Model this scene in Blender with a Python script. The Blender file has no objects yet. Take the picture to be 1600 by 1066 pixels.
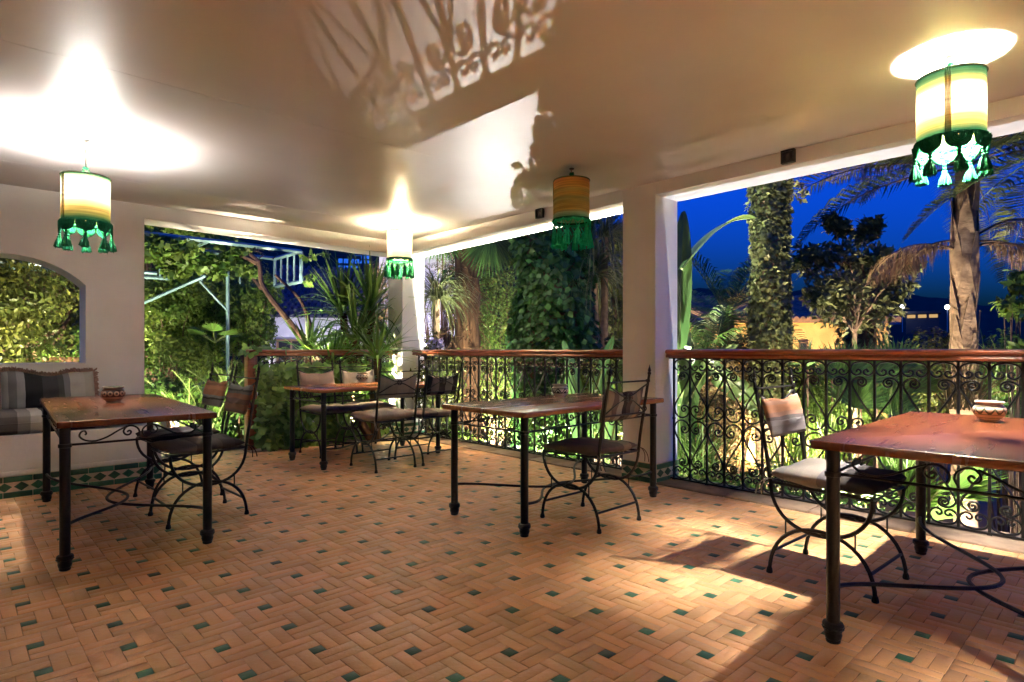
import bpy, math, random
import numpy as np
from mathutils import Vector, Matrix

PI = math.pi
R = math.radians
sc = bpy.context.scene
col = sc.collection
random.seed(7)
rng = np.random.default_rng(7)

# ------------------------------------------------------------------ camera, sky, exposure
CAM_H = 1.10
FPX = 936.0                      # focal length in pixels of a 1600 px wide frame
YAW = R(43.38)                   # view direction, turned from +Y towards +X
SA, CA = math.sin(YAW), math.cos(YAW)
cd = bpy.data.cameras.new('camera')
cam = bpy.data.objects.new('camera', cd)
col.objects.link(cam)
cam.location = (0, 0, CAM_H)
cam.rotation_euler = (R(90), 0, -YAW)
cd.sensor_width = 36.0
cd.lens = 36.0 * FPX / 1600.0
cd.shift_y = 14.0 / 1600.0
cd.clip_start = 0.05
cd.clip_end = 3000.0
sc.camera = cam

world = bpy.data.worlds.new('World')
sc.world = world
world.use_nodes = True
wn = world.node_tree
wbg = wn.nodes['Background']
sky = wn.nodes.new('ShaderNodeTexSky')
sky.sky_type = 'NISHITA'
sky.sun_disc = False
sky.sun_elevation = R(-2.0)
sky.sun_rotation = R(200)
sky.ozone_density = 6.0
tint = wn.nodes.new('ShaderNodeMix')
tint.data_type = 'RGBA'
tint.blend_type = 'MULTIPLY'
tint.inputs[0].default_value = 1.0
tint.inputs[7].default_value = SKY_TINT = (0.02, 0.60, 1.0, 1)
wn.links.new(sky.outputs[0], tint.inputs[6])
wn.links.new(tint.outputs[2], wbg.inputs[0])
wbg.inputs[1].default_value = 0.62

sc.view_settings.view_transform = 'Standard'
sc.view_settings.look = 'None'
sc.view_settings.exposure = 3.48
sc.view_settings.gamma = 1.0
sc.view_settings.use_curve_mapping = False
sc.render.engine = 'CYCLES'
sc.cycles.use_denoising = True
sc.cycles.max_bounces = 9
sc.cycles.diffuse_bounces = 4
sc.cycles.glossy_bounces = 3
sc.cycles.transmission_bounces = 5
sc.cycles.transparent_max_bounces = 8
sc.cycles.sample_clamp_indirect = 6.0
sc.cycles.caustics_reflective = False
sc.cycles.caustics_refractive = False

# strengths of the lamps the place has
BULB = 1900.0            # emission of a lantern bulb
WARM = (1.0, 0.80, 0.56)
NEUT = (1.0, 0.90, 0.76)


def at(px, t):
    """ground position seen in column px (of 1600) at depth t metres"""
    r = (px - 800.0) / FPX
    return (t * (CA * r + SA), t * (CA - SA * r))


def zt(py, t):
    return CAM_H + (547.0 - py) / FPX * t


# ------------------------------------------------------------------ mesh helpers
class MB:
    def __init__(s):
        s.v = []
        s.f = []

    def add(s, vs, fs):
        b = len(s.v)
        s.v.extend([tuple(p) for p in vs])
        s.f.extend([tuple(i + b for i in f) for f in fs])
        return s

    def box(s, x0, y0, z0, x1, y1, z1):
        return s.add([(x0, y0, z0), (x1, y0, z0), (x1, y1, z0), (x0, y1, z0), (x0, y0, z1), (x1, y0, z1), (x1, y1, z1), (x0, y1, z1)],
                     [(3, 2, 1, 0), (4, 5, 6, 7), (0, 1, 5, 4), (1, 2, 6, 5), (2, 3, 7, 6), (3, 0, 4, 7)])

    def tube(s, pts, r, n=6, closed=False, flat=None):
        P = [Vector(p) for p in pts]
        m = len(P)
        rs = r if hasattr(r, '__len__') else [r] * m
        T = []
        for i in range(m):
            a = P[(i - 1) % m] if (closed or i > 0) else P[i]
            b = P[(i + 1) % m] if (closed or i < m - 1) else P[i]
            d = b - a
            T.append(d.normalized() if d.length > 1e-9 else Vector((0, 0, 1)))
        up = Vector((0, 0, 1)) if abs(T[0].z) < 0.9 else Vector((1, 0, 0))
        N = T[0].cross(up).normalized()
        vs = []
        for i in range(m):
            N = (N - T[i] * N.dot(T[i]))
            N = N.normalized() if N.length > 1e-6 else T[i].orthogonal().normalized()
            B = T[i].cross(N)
            for k in range(n):
                a = 2 * PI * k / n
                vs.append(P[i] + (N * math.cos(a) + B * math.sin(a)) * rs[i])
        fs = []
        for i in range(m if closed else m - 1):
            j = (i + 1) % m
            for k in range(n):
                l = (k + 1) % n
                fs.append((i * n + k, i * n + l, j * n + l, j * n + k))
        if not closed:
            fs.append(tuple(range(n - 1, -1, -1)))
            fs.append(tuple((m - 1) * n + k for k in range(n)))
        return s.add(vs, fs)

    def lathe(s, prof, n=24, c=(0, 0, 0), rid=0.0, capb=True, capt=True):
        vs = []
        for (r, z) in prof:
            for k in range(n):
                a = 2 * PI * k / n
                q = r * (1 + (rid if k % 2 else -rid))
                vs.append((c[0] + q * math.cos(a), c[1] + q * math.sin(a), c[2] + z))
        fs = []
        for i in range(len(prof) - 1):
            for k in range(n):
                l = (k + 1) % n
                fs.append((i * n + k, i * n + l, (i + 1) * n + l, (i + 1) * n + k))
        if capb:
            fs.append(tuple(range(n - 1, -1, -1)))
        if capt:
            fs.append(tuple((len(prof) - 1) * n + k for k in range(n)))
        return s.add(vs, fs)

    def ball(s, c, r, n=10, m=6, sz=1.0):
        pr = [(max(1e-4, r * math.sin(PI * i / m)), -r * sz * math.cos(PI * i / m)) for i in range(m + 1)]
        return s.lathe(pr, n, c)

    def loops(s, rings, capb=True, capt=True):
        n = len(rings[0])
        vs = [p for ring in rings for p in ring]
        fs = []
        for i in range(len(rings) - 1):
            for k in range(n):
                l = (k + 1) % n
                fs.append((i * n + k, i * n + l, (i + 1) * n + l, (i + 1) * n + k))
        if capb:
            fs.append(tuple(range(n - 1, -1, -1)))
        if capt:
            fs.append(tuple((len(rings) - 1) * n + k for k in range(n)))
        return s.add(vs, fs)

    def slab(s, w, d, z0, z1, cr=0.02, b=0.006, c=(0, 0), wob=0.0, seed=0):
        """rounded-corner slab with eased edges"""
        rr = random.Random(seed)
        def ring(ins, z):
            out = []
            for q, (sx, sy) in enumerate(((1, 1), (-1, 1), (-1, -1), (1, -1))):
                for k in range(5):
                    a = PI / 2 * q + PI / 2 * k / 4
                    r = max(cr - ins, 0.001)
                    out.append((c[0] + sx * (w / 2 - cr) + r * math.cos(a), c[1] + sy * (d / 2 - cr) + r * math.sin(a), z))
            return out
        return s.loops([ring(b, z0), ring(b * .3, z0 + b * .3), ring(0, z0 + b), ring(0, z1 - b), ring(b * .3, z1 - b * .3), ring(b, z1)])

    def extr(s, prof, p0, p1, side=Vector((1, 0, 0))):
        """profile [(a,z)] swept from p0 to p1; a runs along side"""
        r0 = [(p0[0] + side[0] * a, p0[1] + side[1] * a, p0[2] + z) for a, z in prof]
        r1 = [(p1[0] + side[0] * a, p1[1] + side[1] * a, p1[2] + z) for a, z in prof]
        return s.loops([r0, r1])

    def mesh(s, name, mat=None, smooth=True, ang=38):
        me = bpy.data.meshes.new(name)
        me.from_pydata(s.v, [], s.f)
        if mat:
            me.materials.append(mat)
        if smooth:
            me.polygons.foreach_set('use_smooth', [True] * len(me.polygons))
            me.set_sharp_from_angle(angle=R(ang))
        me.update()
        return me

    def build(s, name, mat, parent=None, loc=(0, 0, 0), rot=(0, 0, 0), smooth=True, ang=38):
        return obj(name, s.mesh(name, mat, smooth, ang), parent, loc, rot)


def obj(name, me, parent=None, loc=(0, 0, 0), rot=(0, 0, 0), scale=(1, 1, 1), mat=None):
    o = bpy.data.objects.new(name, me)
    col.objects.link(o)
    o.parent = parent
    o.location = loc
    o.rotation_euler = rot
    o.scale = scale
    if mat is not None and me is not None:
        o.material_slots[0].link = 'OBJECT'
        o.material_slots[0].material = mat
    return o


def np_mesh(name, V, F, mat, smooth=False):
    V = np.ascontiguousarray(V, dtype=np.float32)
    F = np.ascontiguousarray(F, dtype=np.int32)
    k = F.shape[1]
    me = bpy.data.meshes.new(name)
    me.vertices.add(len(V))
    me.vertices.foreach_set('co', V.ravel())
    me.loops.add(F.size)
    me.loops.foreach_set('vertex_index', F.ravel())
    me.polygons.add(len(F))
    me.polygons.foreach_set('loop_start', np.arange(0, F.size, k, dtype=np.int32))
    if smooth:
        me.polygons.foreach_set('use_smooth', np.ones(len(F), dtype=bool))
    me.update(calc_edges=True)
    me.materials.append(mat)
    return me


def thing(name, label, cat, loc=(0, 0, 0), rz=0.0, group=None):
    o = bpy.data.objects.new(name, None)
    col.objects.link(o)
    o.empty_display_size = 0.1
    o.location = loc
    o.rotation_euler = (0, 0, rz)
    return tag(o, label, cat, group)


def tag(o, label, cat, group=None):
    o['label'] = label
    o['category'] = cat
    o['kind'] = 'thing'
    if group:
        o['group'] = group
    return o


def struct(o):
    o['kind'] = 'structure'
    return o


def stuff(o, label=None, cat=None):
    o['kind'] = 'stuff'
    if label:
        o['label'] = label
        o['category'] = cat
    return o


def catmull(pts, k=4, closed=False):
    P = [Vector(p) for p in pts]
    n = len(P)
    out = []
    rngi = range(n if closed else n - 1)
    for i in rngi:
        p0 = P[(i - 1) % n] if (closed or i > 0) else P[0] * 2 - P[1]
        p1 = P[i]
        p2 = P[(i + 1) % n]
        p3 = P[(i + 2) % n] if (closed or i + 2 < n) else P[n - 1] * 2 - P[n - 2]
        for j in range(k):
            t = j / k
            out.append(0.5 * ((2 * p1) + (p2 - p0) * t + (2 * p0 - 5 * p1 + 4 * p2 - p3) * t * t + (3 * p1 - p0 - 3 * p2 + p3) * t ** 3))
    if not closed:
        out.append(P[-1])
    return out


# ------------------------------------------------------------------ materials
MATS = {}


def nodes(m):
    m.use_nodes = True
    return m.node_tree.nodes, m.node_tree.links


def pm(name, color, rough=.5, metal=0.0, spec=.5, var=0.0, vscale=8.0, c2=None, bump=0.0, bscale=60.0, coat=0.0,
       coord='Object', stretch=(1, 1, 1), trans=0.0, detail=4.0, rvar=0.0, island=0.0):
    """principled material: base colour mixed with c2 by noise, fine relief, optional gloss change"""
    if name in MATS:
        return MATS[name]
    m = bpy.data.materials.new(name)
    N, L = nodes(m)
    b = N['Principled BSDF']
    b.inputs['Roughness'].default_value = rough
    b.inputs['Metallic'].default_value = metal
    b.inputs['Specular IOR Level'].default_value = spec
    b.inputs['Coat Weight'].default_value = coat
    b.inputs['Coat Roughness'].default_value = 0.12
    b.inputs['Base Color'].default_value = (*color, 1)
    if coord == 'Position':
        src = N.new('ShaderNodeNewGeometry').outputs['Position']
    else:
        src = N.new('ShaderNodeTexCoord').outputs[coord]
    mp = N.new('ShaderNodeMapping')
    mp.inputs['Scale'].default_value = stretch
    L.new(src, mp.inputs[0])
    colout = None
    if c2 is not None or var > 0:
        if c2 is None:
            c2 = tuple(max(0, x * (1 - var)) for x in color)
            c1 = tuple(min(1, x * (1 + var)) for x in color)
        else:
            c1 = color
        nz = N.new('ShaderNodeTexNoise')
        nz.inputs['Scale'].default_value = vscale
        nz.inputs['Detail'].default_value = detail
        L.new(mp.outputs[0], nz.inputs[0])
        rp = N.new('ShaderNodeValToRGB')
        rp.color_ramp.elements[0].position = .35
        rp.color_ramp.elements[1].position = .65
        rp.color_ramp.elements[0].color = (*c1, 1)
        rp.color_ramp.elements[1].color = (*c2, 1)
        L.new(nz.outputs[0], rp.inputs[0])
        colout = rp.outputs[0]
        if rvar:
            ma = N.new('ShaderNodeMath')
            ma.operation = 'MULTIPLY_ADD'
            ma.inputs[1].default_value = rvar
            ma.inputs[2].default_value = rough - rvar / 2
            L.new(nz.outputs[0], ma.inputs[0])
            L.new(ma.outputs[0], b.inputs['Roughness'])
    if island > 0:
        g = N.new('ShaderNodeNewGeometry')
        oi = N.new('ShaderNodeObjectInfo')
        ad = N.new('ShaderNodeMath'); ad.operation = 'ADD'
        L.new(g.outputs['Random Per Island'], ad.inputs[0]); L.new(oi.outputs['Random'], ad.inputs[1])
        fr = N.new('ShaderNodeMath'); fr.operation = 'FRACT'
        L.new(ad.outputs[0], fr.inputs[0])
        mr = N.new('ShaderNodeMapRange')
        mr.inputs[3].default_value = 1 - island
        mr.inputs[4].default_value = 1 + island
        L.new(fr.outputs[0], mr.inputs[0])
        hs = N.new('ShaderNodeHueSaturation')
        L.new(mr.outputs[0], hs.inputs['Value'])
        hm = N.new('ShaderNodeMapRange')
        hm.inputs[3].default_value = .5 - island * .035
        hm.inputs[4].default_value = .5 + island * .035
        L.new(g.outputs['Random Per Island'], hm.inputs[0])
        L.new(hm.outputs[0], hs.inputs['Hue'])
        if colout is not None:
            L.new(colout, hs.inputs['Color'])
        else:
            hs.inputs['Color'].default_value = (*color, 1)
        colout = hs.outputs[0]
    if colout is not None:
        L.new(colout, b.inputs['Base Color'])
    if bump > 0:
        n2 = N.new('ShaderNodeTexNoise')
        n2.inputs['Scale'].default_value = bscale
        n2.inputs['Detail'].default_value = 3
        L.new(mp.outputs[0], n2.inputs[0])
        bp = N.new('ShaderNodeBump')
        bp.inputs['Strength'].default_value = bump
        bp.inputs['Distance'].default_value = .01
        L.new(n2.outputs[0], bp.inputs['Height'])
        L.new(bp.outputs[0], b.inputs['Normal'])
    if trans > 0:
        tr = N.new('ShaderNodeBsdfTranslucent')
        if colout is not None:
            L.new(colout, tr.inputs[0])
        else:
            tr.inputs[0].default_value = (*color, 1)
        mx = N.new('ShaderNodeMixShader')
        mx.inputs[0].default_value = trans
        L.new(b.outputs[0], mx.inputs[1])
        L.new(tr.outputs[0], mx.inputs[2])
        L.new(mx.outputs[0], N['Material Output'].inputs[0])
    MATS[name] = m
    return m


def emis(name, color, strength):
    if name in MATS:
        return MATS[name]
    m = bpy.data.materials.new(name)
    N, L = nodes(m)
    N.remove(N['Principled BSDF'])
    e = N.new('ShaderNodeEmission')
    e.inputs[0].default_value = (*color, 1)
    e.inputs[1].default_value = strength
    L.new(e.outputs[0], N['Material Output'].inputs[0])
    MATS[name] = m
    return m


def leafm(name, color, c2=None, trans=.35, rough=.45, island=.45):
    return pm(name, color, rough, spec=.4, c2=c2, vscale=1.6, trans=trans, island=island, coord='Position')


def ramp_mat(name, stops, axis=0, scale=1.0, offset=0.0, rough=.9, trans=0.0, const=True, bump=.25, bscale=300, wob=0.02, repeat=False, mul=1.0, nst=(1, 1, 1)):
    """coloured stripes along one object axis: woven or wound cloth"""
    if name in MATS:
        return MATS[name]
    m = bpy.data.materials.new(name)
    N, L = nodes(m)
    b = N['Principled BSDF']
    b.inputs['Roughness'].default_value = rough
    b.inputs['Specular IOR Level'].default_value = .15
    tc = N.new('ShaderNodeTexCoord')
    sx = N.new('ShaderNodeSeparateXYZ')
    L.new(tc.outputs['Object'], sx.inputs[0])
    nz = N.new('ShaderNodeTexNoise')
    nz.inputs['Scale'].default_value = 14
    L.new(tc.outputs['Object'], nz.inputs[0])
    wo = N.new('ShaderNodeMath'); wo.operation = 'MULTIPLY_ADD'
    wo.inputs[1].default_value = wob
    L.new(nz.outputs[0], wo.inputs[0])
    L.new(sx.outputs[axis], wo.inputs[2])
    ma = N.new('ShaderNodeMath'); ma.operation = 'MULTIPLY_ADD'
    ma.inputs[1].default_value = scale
    ma.inputs[2].default_value = offset
    L.new(wo.outputs[0], ma.inputs[0])
    src = ma.outputs[0]
    if repeat:
        fr = N.new('ShaderNodeMath'); fr.operation = 'FRACT'
        L.new(src, fr.inputs[0]); src = fr.outputs[0]
    rp = N.new('ShaderNodeValToRGB')
    cr = rp.color_ramp
    cr.interpolation = 'CONSTANT' if const else 'LINEAR'
    while len(cr.elements) < len(stops):
        cr.elements.new(.5)
    for e, (p, c) in zip(cr.elements, stops):
        e.position = p
    for e, (p, c) in zip(cr.elements, stops):
        e.color = (c[0] * mul, c[1] * mul, c[2] * mul, 1)
    L.new(src, rp.inputs[0])
    n3 = N.new('ShaderNodeTexNoise')
    n3.inputs['Scale'].default_value = bscale
    n3.inputs['Detail'].default_value = 2
    mpn = N.new('ShaderNodeMapping')
    mpn.inputs['Scale'].default_value = nst
    L.new(tc.outputs['Object'], mpn.inputs[0])
    L.new(mpn.outputs[0], n3.inputs[0])
    mr = N.new('ShaderNodeMapRange')
    mr.inputs[3].default_value = .72 if nst[2] == 1 else .35
    mr.inputs[4].default_value = 1.2 if nst[2] == 1 else 1.5
    L.new(n3.outputs[0], mr.inputs[0])
    hs = N.new('ShaderNodeHueSaturation')
    L.new(mr.outputs[0], hs.inputs['Value'])
    L.new(rp.outputs[0], hs.inputs['Color'])
    L.new(hs.outputs[0], b.inputs['Base Color'])
    bp = N.new('ShaderNodeBump')
    bp.inputs['Strength'].default_value = bump
    bp.inputs['Distance'].default_value = .004
    L.new(n3.outputs[0], bp.inputs['Height'])
    L.new(bp.outputs[0], b.inputs['Normal'])
    if trans > 0:
        tr = N.new('ShaderNodeBsdfTranslucent')
        L.new(hs.outputs[0], tr.inputs[0])
        mx = N.new('ShaderNodeMixShader')
        mx.inputs[0].default_value = trans
        L.new(b.outputs[0], mx.inputs[1])
        L.new(tr.outputs[0], mx.inputs[2])
        L.new(mx.outputs[0], N['Material Output'].inputs[0])
    MATS[name] = m
    return m


M_WALL = pm('wall_plaster', (.71, .695, .69), .6, c2=(.62, .60, .595), vscale=1.7, detail=8, bump=.22, bscale=18, coord='Position')
M_CEIL = pm('ceiling_paint', (.58, .535, .53), .40, c2=(.52, .475, .47), vscale=1.1, bump=.10, bscale=210, coord='Position', rvar=.16, spec=.75)
M_TILE = pm('terracotta', (.77, .43, .215), .36, c2=(.64, .335, .155), vscale=3.2, detail=8, bump=.34, bscale=45, coord='Position', island=.14, rvar=.26)
M_GREEN = pm('green_glaze', (.016, .085, .045), .38, c2=(.03, .13, .07), vscale=9, bump=.15, bscale=60, coord='Position', island=.5)
M_GROUT = pm('grout', (.42, .24, .13), .9, var=.3, vscale=30, bump=.3, bscale=120, coord='Position')
M_CREAM = pm('cream_tile', (.55, .44, .34), .45, var=.12, vscale=20, coord='Position')
M_IRON = pm('wrought_iron', (.007, .0065, .0065), .42, metal=.0, spec=.4, var=.4, vscale=30, bump=.2, bscale=140)
M_RAILWOOD = pm('handrail_wood', (.31, .085, .034), .30, c2=(.20, .05, .02), vscale=5, stretch=(1, 1, 14), bump=.06, bscale=40, coord='Position', coat=.3)
M_STONE = pm('sill_stone', (.30, .21, .15), .7, c2=(.20, .14, .10), vscale=9, bump=.3, bscale=40, coord='Position')

# ------------------------------------------------------------------ the terrace: floor, ceiling, walls
XR, YB = 4.24, 6.53          # inner faces of the open sides
TH = 0.34                    # wall thickness
CEIL = 2.48
floor_o = struct(MB().box(-3.4, -3.0, -2.9, XR + TH, YB + TH, -0.0022).build('floor', M_GROUT, smooth=False))

# zellige floor: pinwheels of four pairs of 15 x 5 cm bricks round a 5 cm green tile
U = 0.05
PIN = []                                            # (x, y, horizontal?)
for k in range(2):
    PIN += [(0 + .5 + k, 1.5, False), (3.5, .5 + k, True), (3.5 + k, 3.5, False), (1.5, 3.5 + k, True)]


def tile_arrays(rec, lx, ly):
    """rec: rows (cx, cy, horizontal). returns vertices, quads of worn, slightly tilted tiles"""
    n = len(rec)
    rec = np.array(rec, dtype=float)
    hx = np.where(rec[:, 2] > .5, lx, ly) / 2
    hy = np.where(rec[:, 2] > .5, ly, lx) / 2
    z0 = rng.normal(0, .0005, n)
    tx, ty = rng.normal(0, .005, n), rng.normal(0, .005, n)
    V = np.zeros((n, 12, 3))
    for i, (sx, sy) in enumerate(((-1, -1), (1, -1), (1, 1), (-1, 1))):
        jx, jy = rng.normal(0, .0011, n), rng.normal(0, .0011, n)
        x = sx * (hx - .0011) + jx
        y = sy * (hy - .0011) + jy
        for lvl, (ins, z) in enumerate(((0, -.008), (0, -.0012), (.0018, 0))):
            xx, yy = x - sx * ins, y - sy * ins
            V[:, lvl * 4 + i, 0] = rec[:, 0] + xx
            V[:, lvl * 4 + i, 1] = rec[:, 1] + yy
            V[:, lvl * 4 + i, 2] = z + z0 + xx * tx + yy * ty
    q = []
    for l in range(2):
        for k in range(4):
            q.append((l * 4 + k, l * 4 + (k + 1) % 4, l * 4 + 4 + (k + 1) % 4, l * 4 + 4 + k))
    q.append((8, 9, 10, 11))
    F = (np.array(q)[None] + (np.arange(n) * 12)[:, None, None]).reshape(-1, 4)
    return V.reshape(-1, 3), F


def depth_px(x, y):
    t = SA * x + CA * y
    r = CA * x - SA * y
    return t, 800 + FPX * r / t if t > .1 else 1e6, 547 + FPX * CAM_H / t if t > .1 else 1e6


bricks, greens = [], []
GX, GY = 1.493 - .125, 1.843 - .125                 # a pinwheel's lower corner
for i in range(-19, 13):
    for j in range(-19, 21):
        ox, oy = GX + .25 * i, GY + .25 * j
        for (u, v, h) in PIN:
            x, y = ox + u * U, oy + v * U
            if -3.3 < x < 4.20 and -2.9 < y < 6.80:
                bricks.append((x, y, 1.0 if h else 0.0))
        x, y = ox + 2.5 * U, oy + 2.5 * U
        if -3.3 < x < 4.20 and -2.9 < y < 6.80:
            greens.append((x, y, 1.0))


def split_view(recs, n):
    key = []
    for r in recs:
        t, px, py = depth_px(r[0], r[1])
        key.append(t if (0 < px < 1600 and py < 1066) else 100 + t * t)
    o = np.argsort(key)
    return [recs[i] for i in o[:n]], [recs[i] for i in o[n:]]


def lay(recs, lx, ly, name, mat):
    """single tiles as parts of the floor, sharing twelve worn shapes"""
    shapes = []
    for k in range(12):
        V, F = tile_arrays([(0, 0, 1.0)], lx, ly)
        shapes.append(np_mesh(name, V, F, mat))
    for k, (x, y, h) in enumerate(recs):
        obj(name, shapes[k % 12], floor_o, (x, y, 0), (0, 0, (0 if h else PI / 2) + (PI if k % 3 else 0)))


b1, b2 = split_view(bricks, 300)
g1, g2 = split_view(greens, 300)
lay(b1, .15, .05, 'brick', M_TILE)
lay(g1, .05, .05, 'green_tile', M_GREEN)
V, F = tile_arrays(b2, .15, .05)
stuff(obj('brick_field', np_mesh('brick_field', V, F, M_TILE), floor_o))
V, F = tile_arrays(g2, .05, .05)
stuff(obj('green_tile_field', np_mesh('green_tile_field', V, F, M_GREEN), floor_o))

struct(MB().box(-3.4, -3.0, CEIL, XR + TH, YB + TH, CEIL + .25).build('ceiling', M_CEIL, smooth=False))
for x0_, x1_, y_ in ((-3.3, 2.7, 3.5), (.2, 3.0, 5.72)):
    MB().box(x0_, y_ - .002, CEIL - .0008, x1_, y_ + .002, CEIL + .003).build('board_joint', M_CEIL, bpy.data.objects['ceiling'], smooth=False)

# arched wall with the serving niche (plane YB), X -3.4 .. 1.369
AX0, AX1, AZ0, AZS, AZT = -0.15, 0.911, 0.974, 1.68, 1.905
WX0, WX1 = -3.4, 1.369


def arch_ring(y, ins=0.0):
    hw = (AX1 - AX0) / 2
    rise = AZT - AZS
    rad = (hw * hw + rise * rise) / (2 * rise)
    cx, cz = (AX0 + AX1) / 2, AZT - rad
    a0 = math.asin(hw / rad)
    pts = [(AX0, y, AZ0), (AX1, y, AZ0)]
    for k in range(17):
        a = a0 - 2 * a0 * k / 16
        pts.append((cx + rad * math.sin(a), y, cz + rad * math.cos(a)))
    return pts


wall_t = thing('arched_wall', 'pale plaster wall with an arched serving opening above the built-in bench', 'wall', (0, 0, 0))
mb = MB()
for y, flip in ((YB, False), (YB + TH, True)):
    ring = arch_ring(y)
    arc = ring[2:]
    fs, vs = [], []
    vs = [(WX0, y, 0), (WX1, y, 0), (WX1, y, CEIL), (WX0, y, CEIL)] + ring
    n = len(ring)
    # faces round the hole: below, right, above (fan), left
    R0 = 4
    fs = [(0, 1, R0 + 1, R0 + 0), (1, 2, R0 + 2, R0 + 1), (3, 0, R0 + 0, R0 + n - 1)]
    for k in range(2, n - 1):
        if k < 2 + 8:
            fs.append((2, R0 + k + 1, R0 + k))
        else:
            fs.append((3, R0 + k + 1, R0 + k))
    fs.append((2, 3, R0 + 10))
    if flip:
        fs = [tuple(reversed(f)) for f in fs]
    mb.add(vs, fs)
ra, rb = arch_ring(YB), arch_ring(YB + TH)
n = len(ra)
mb.add(ra + rb, [(k, (k + 1) % n, n + (k + 1) % n, n + k) for k in range(n)])
mb.add([(WX1, YB, 0), (WX1, YB + TH, 0), (WX1, YB + TH, CEIL), (WX1, YB, CEIL)], [(0, 1, 2, 3)])
mb.build('wall_face', M_WALL, wall_t, smooth=False)
sl = MB()
sl.slab(AX1 - AX0 - .004, TH - .004, AZ0 + .001, AZ0 + .012, .006, .004, ((AX0 + AX1) / 2, YB + TH / 2))
sl.build('sill', M_WALL, wall_t)

# house walls behind the viewer that close the terrace
tag(MB().box(-3.6, -3.0, 0, -3.4, YB + TH, CEIL).build('house_wall', M_WALL, smooth=False),
    'plain plaster house wall closing the terrace opposite the long railing', 'wall')
tag(MB().box(-3.6, -3.2, 0, XR + TH, -3.0, CEIL).build('house_wall', M_WALL, smooth=False),
    'plain plaster house wall closing the terrace opposite the arched wall', 'wall')


def dado(parent, p0, p1, nrm, h0=0.0):
    """green / cream diamond / green tile band along a wall foot, from p0 to p1, facing nrm"""
    p0, p1, nrm = Vector((*p0, 0)), Vector((*p1, 0)), Vector((*nrm, 0))
    d = (p1 - p0)
    Lh = d.length
    d.normalize()
    rot = math.atan2(d.y, d.x)
    bk = MB().box(0, -.010, 0, Lh, 0, .162)
    bk.build('tile_backing', M_CREAM, parent, tuple(p0), (0, 0, rot), smooth=False)
    gl = .176
    n = max(1, round(Lh / gl))
    gl = Lh / n
    me = MB()
    me.slab(gl - .004, .008, 0, .041, .002, .0015)
    gm = me.mesh('green_tile', M_GREEN)
    for k in range(n):
        for z in (.003, .117):
            q = p0 + d * (gl * (k + .5)) + nrm * .0125
            obj('green_tile', gm, parent, (q.x, q.y, z), (0, 0, rot))
    m = max(2, round(Lh / .098))
    s = Lh / m
    dm = MB()
    a, b = s * .46, .034
    dm.loops([[(-a, -.0, 0), (0, 0, -b), (a, 0, 0), (0, 0, b)], [(-a * .94, -.003, 0), (0, -.003, -b * .94), (a * .94, -.003, 0), (0, -.003, b * .94)]])
    dmm = dm.mesh('diamond_tile', M_GREEN, smooth=False)
    for k in range(m):
        q = p0 + d * (s * (k + .5)) + nrm * .0102
        obj('diamond_tile', dmm, parent, (q.x, q.y, .0805), (0, 0, rot))


def pillar(label, x0, y0, x1, y1):
    t = thing('pillar', label, 'pillar', ((x0 + x1) / 2, (y0 + y1) / 2, 0))
    cx, cy = (x0 + x1) / 2, (y0 + y1) / 2
    w, d = x1 - x0, y1 - y0
    m = MB()
    ring = lambda z: [(sx * w / 2 - sx * c1, sy * d / 2 - sy * c2, z) for sx, sy, c1, c2 in
                      ((-1, -1, 0, .006), (-1, -1, .006, 0), (1, -1, .006, 0), (1, -1, 0, .006), (1, 1, 0, .006), (1, 1, .006, 0), (-1, 1, .006, 0), (-1, 1, 0, .006))]
    m.loops([ring(0), ring(CEIL + .01)])
    m.build('shaft', M_WALL, t)
    return t, w, d


p, w, d = pillar('square white plaster pillar with a green tiled foot beside the small table', XR, 2.77, XR + TH, 3.10)
dado(p, (-w / 2, d / 2), (-w / 2, -d / 2 - .012), (-1, 0))
dado(p, (-w / 2, -d / 2), (w / 2, -d / 2), (0, -1))
p, w, d = pillar('slim white corner pillar behind the four chair table', XR, YB, XR + TH, YB + TH)
dado(p, (-w / 2, d / 2), (-w / 2, -d / 2 - .012), (-1, 0))
dado(p, (-w / 2, -d / 2), (w / 2, -d / 2), (0, -1))
pillar('white plaster pillar at the end of the long railing, past the glossy table', XR, -1.75, XR + TH, -1.42)


def beam(label, a, b, za, zb, axis):
    """roof beam over an opening, its soffit running from height za to zb"""
    m = MB()
    if axis == 'y':
        m.add([(XR, a, za), (XR + TH, a, za), (XR + TH, b, zb), (XR, b, zb), (XR, a, CEIL + .01), (XR + TH, a, CEIL + .01), (XR + TH, b, CEIL + .01), (XR, b, CEIL + .01)],
              [(3, 2, 1, 0), (4, 5, 6, 7), (0, 1, 5, 4), (1, 2, 6, 5), (2, 3, 7, 6), (3, 0, 4, 7)])
    else:
        m.add([(a, YB, za), (b, YB, zb), (b, YB + TH, zb), (a, YB + TH, za), (a, YB, CEIL + .01), (b, YB, CEIL + .01), (b, YB + TH, CEIL + .01), (a, YB + TH, CEIL + .01)],
              [(3, 2, 1, 0), (4, 5, 6, 7), (0, 1, 5, 4), (1, 2, 6, 5), (2, 3, 7, 6), (3, 0, 4, 7)])
    tag(m.build('roof_beam', M_WALL, smooth=False), label, 'beam')


beam('white plaster beam over the widest opening, facing the night sky', -1.42, 2.77, 2.378, 2.378, 'y')
beam('white plaster beam between the square pillar and the corner pillar', 3.10, YB, 2.376, 2.322, 'y')
beam('white plaster beam over the pergola side opening', WX1, XR, 2.352, 2.316, 'x')

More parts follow.
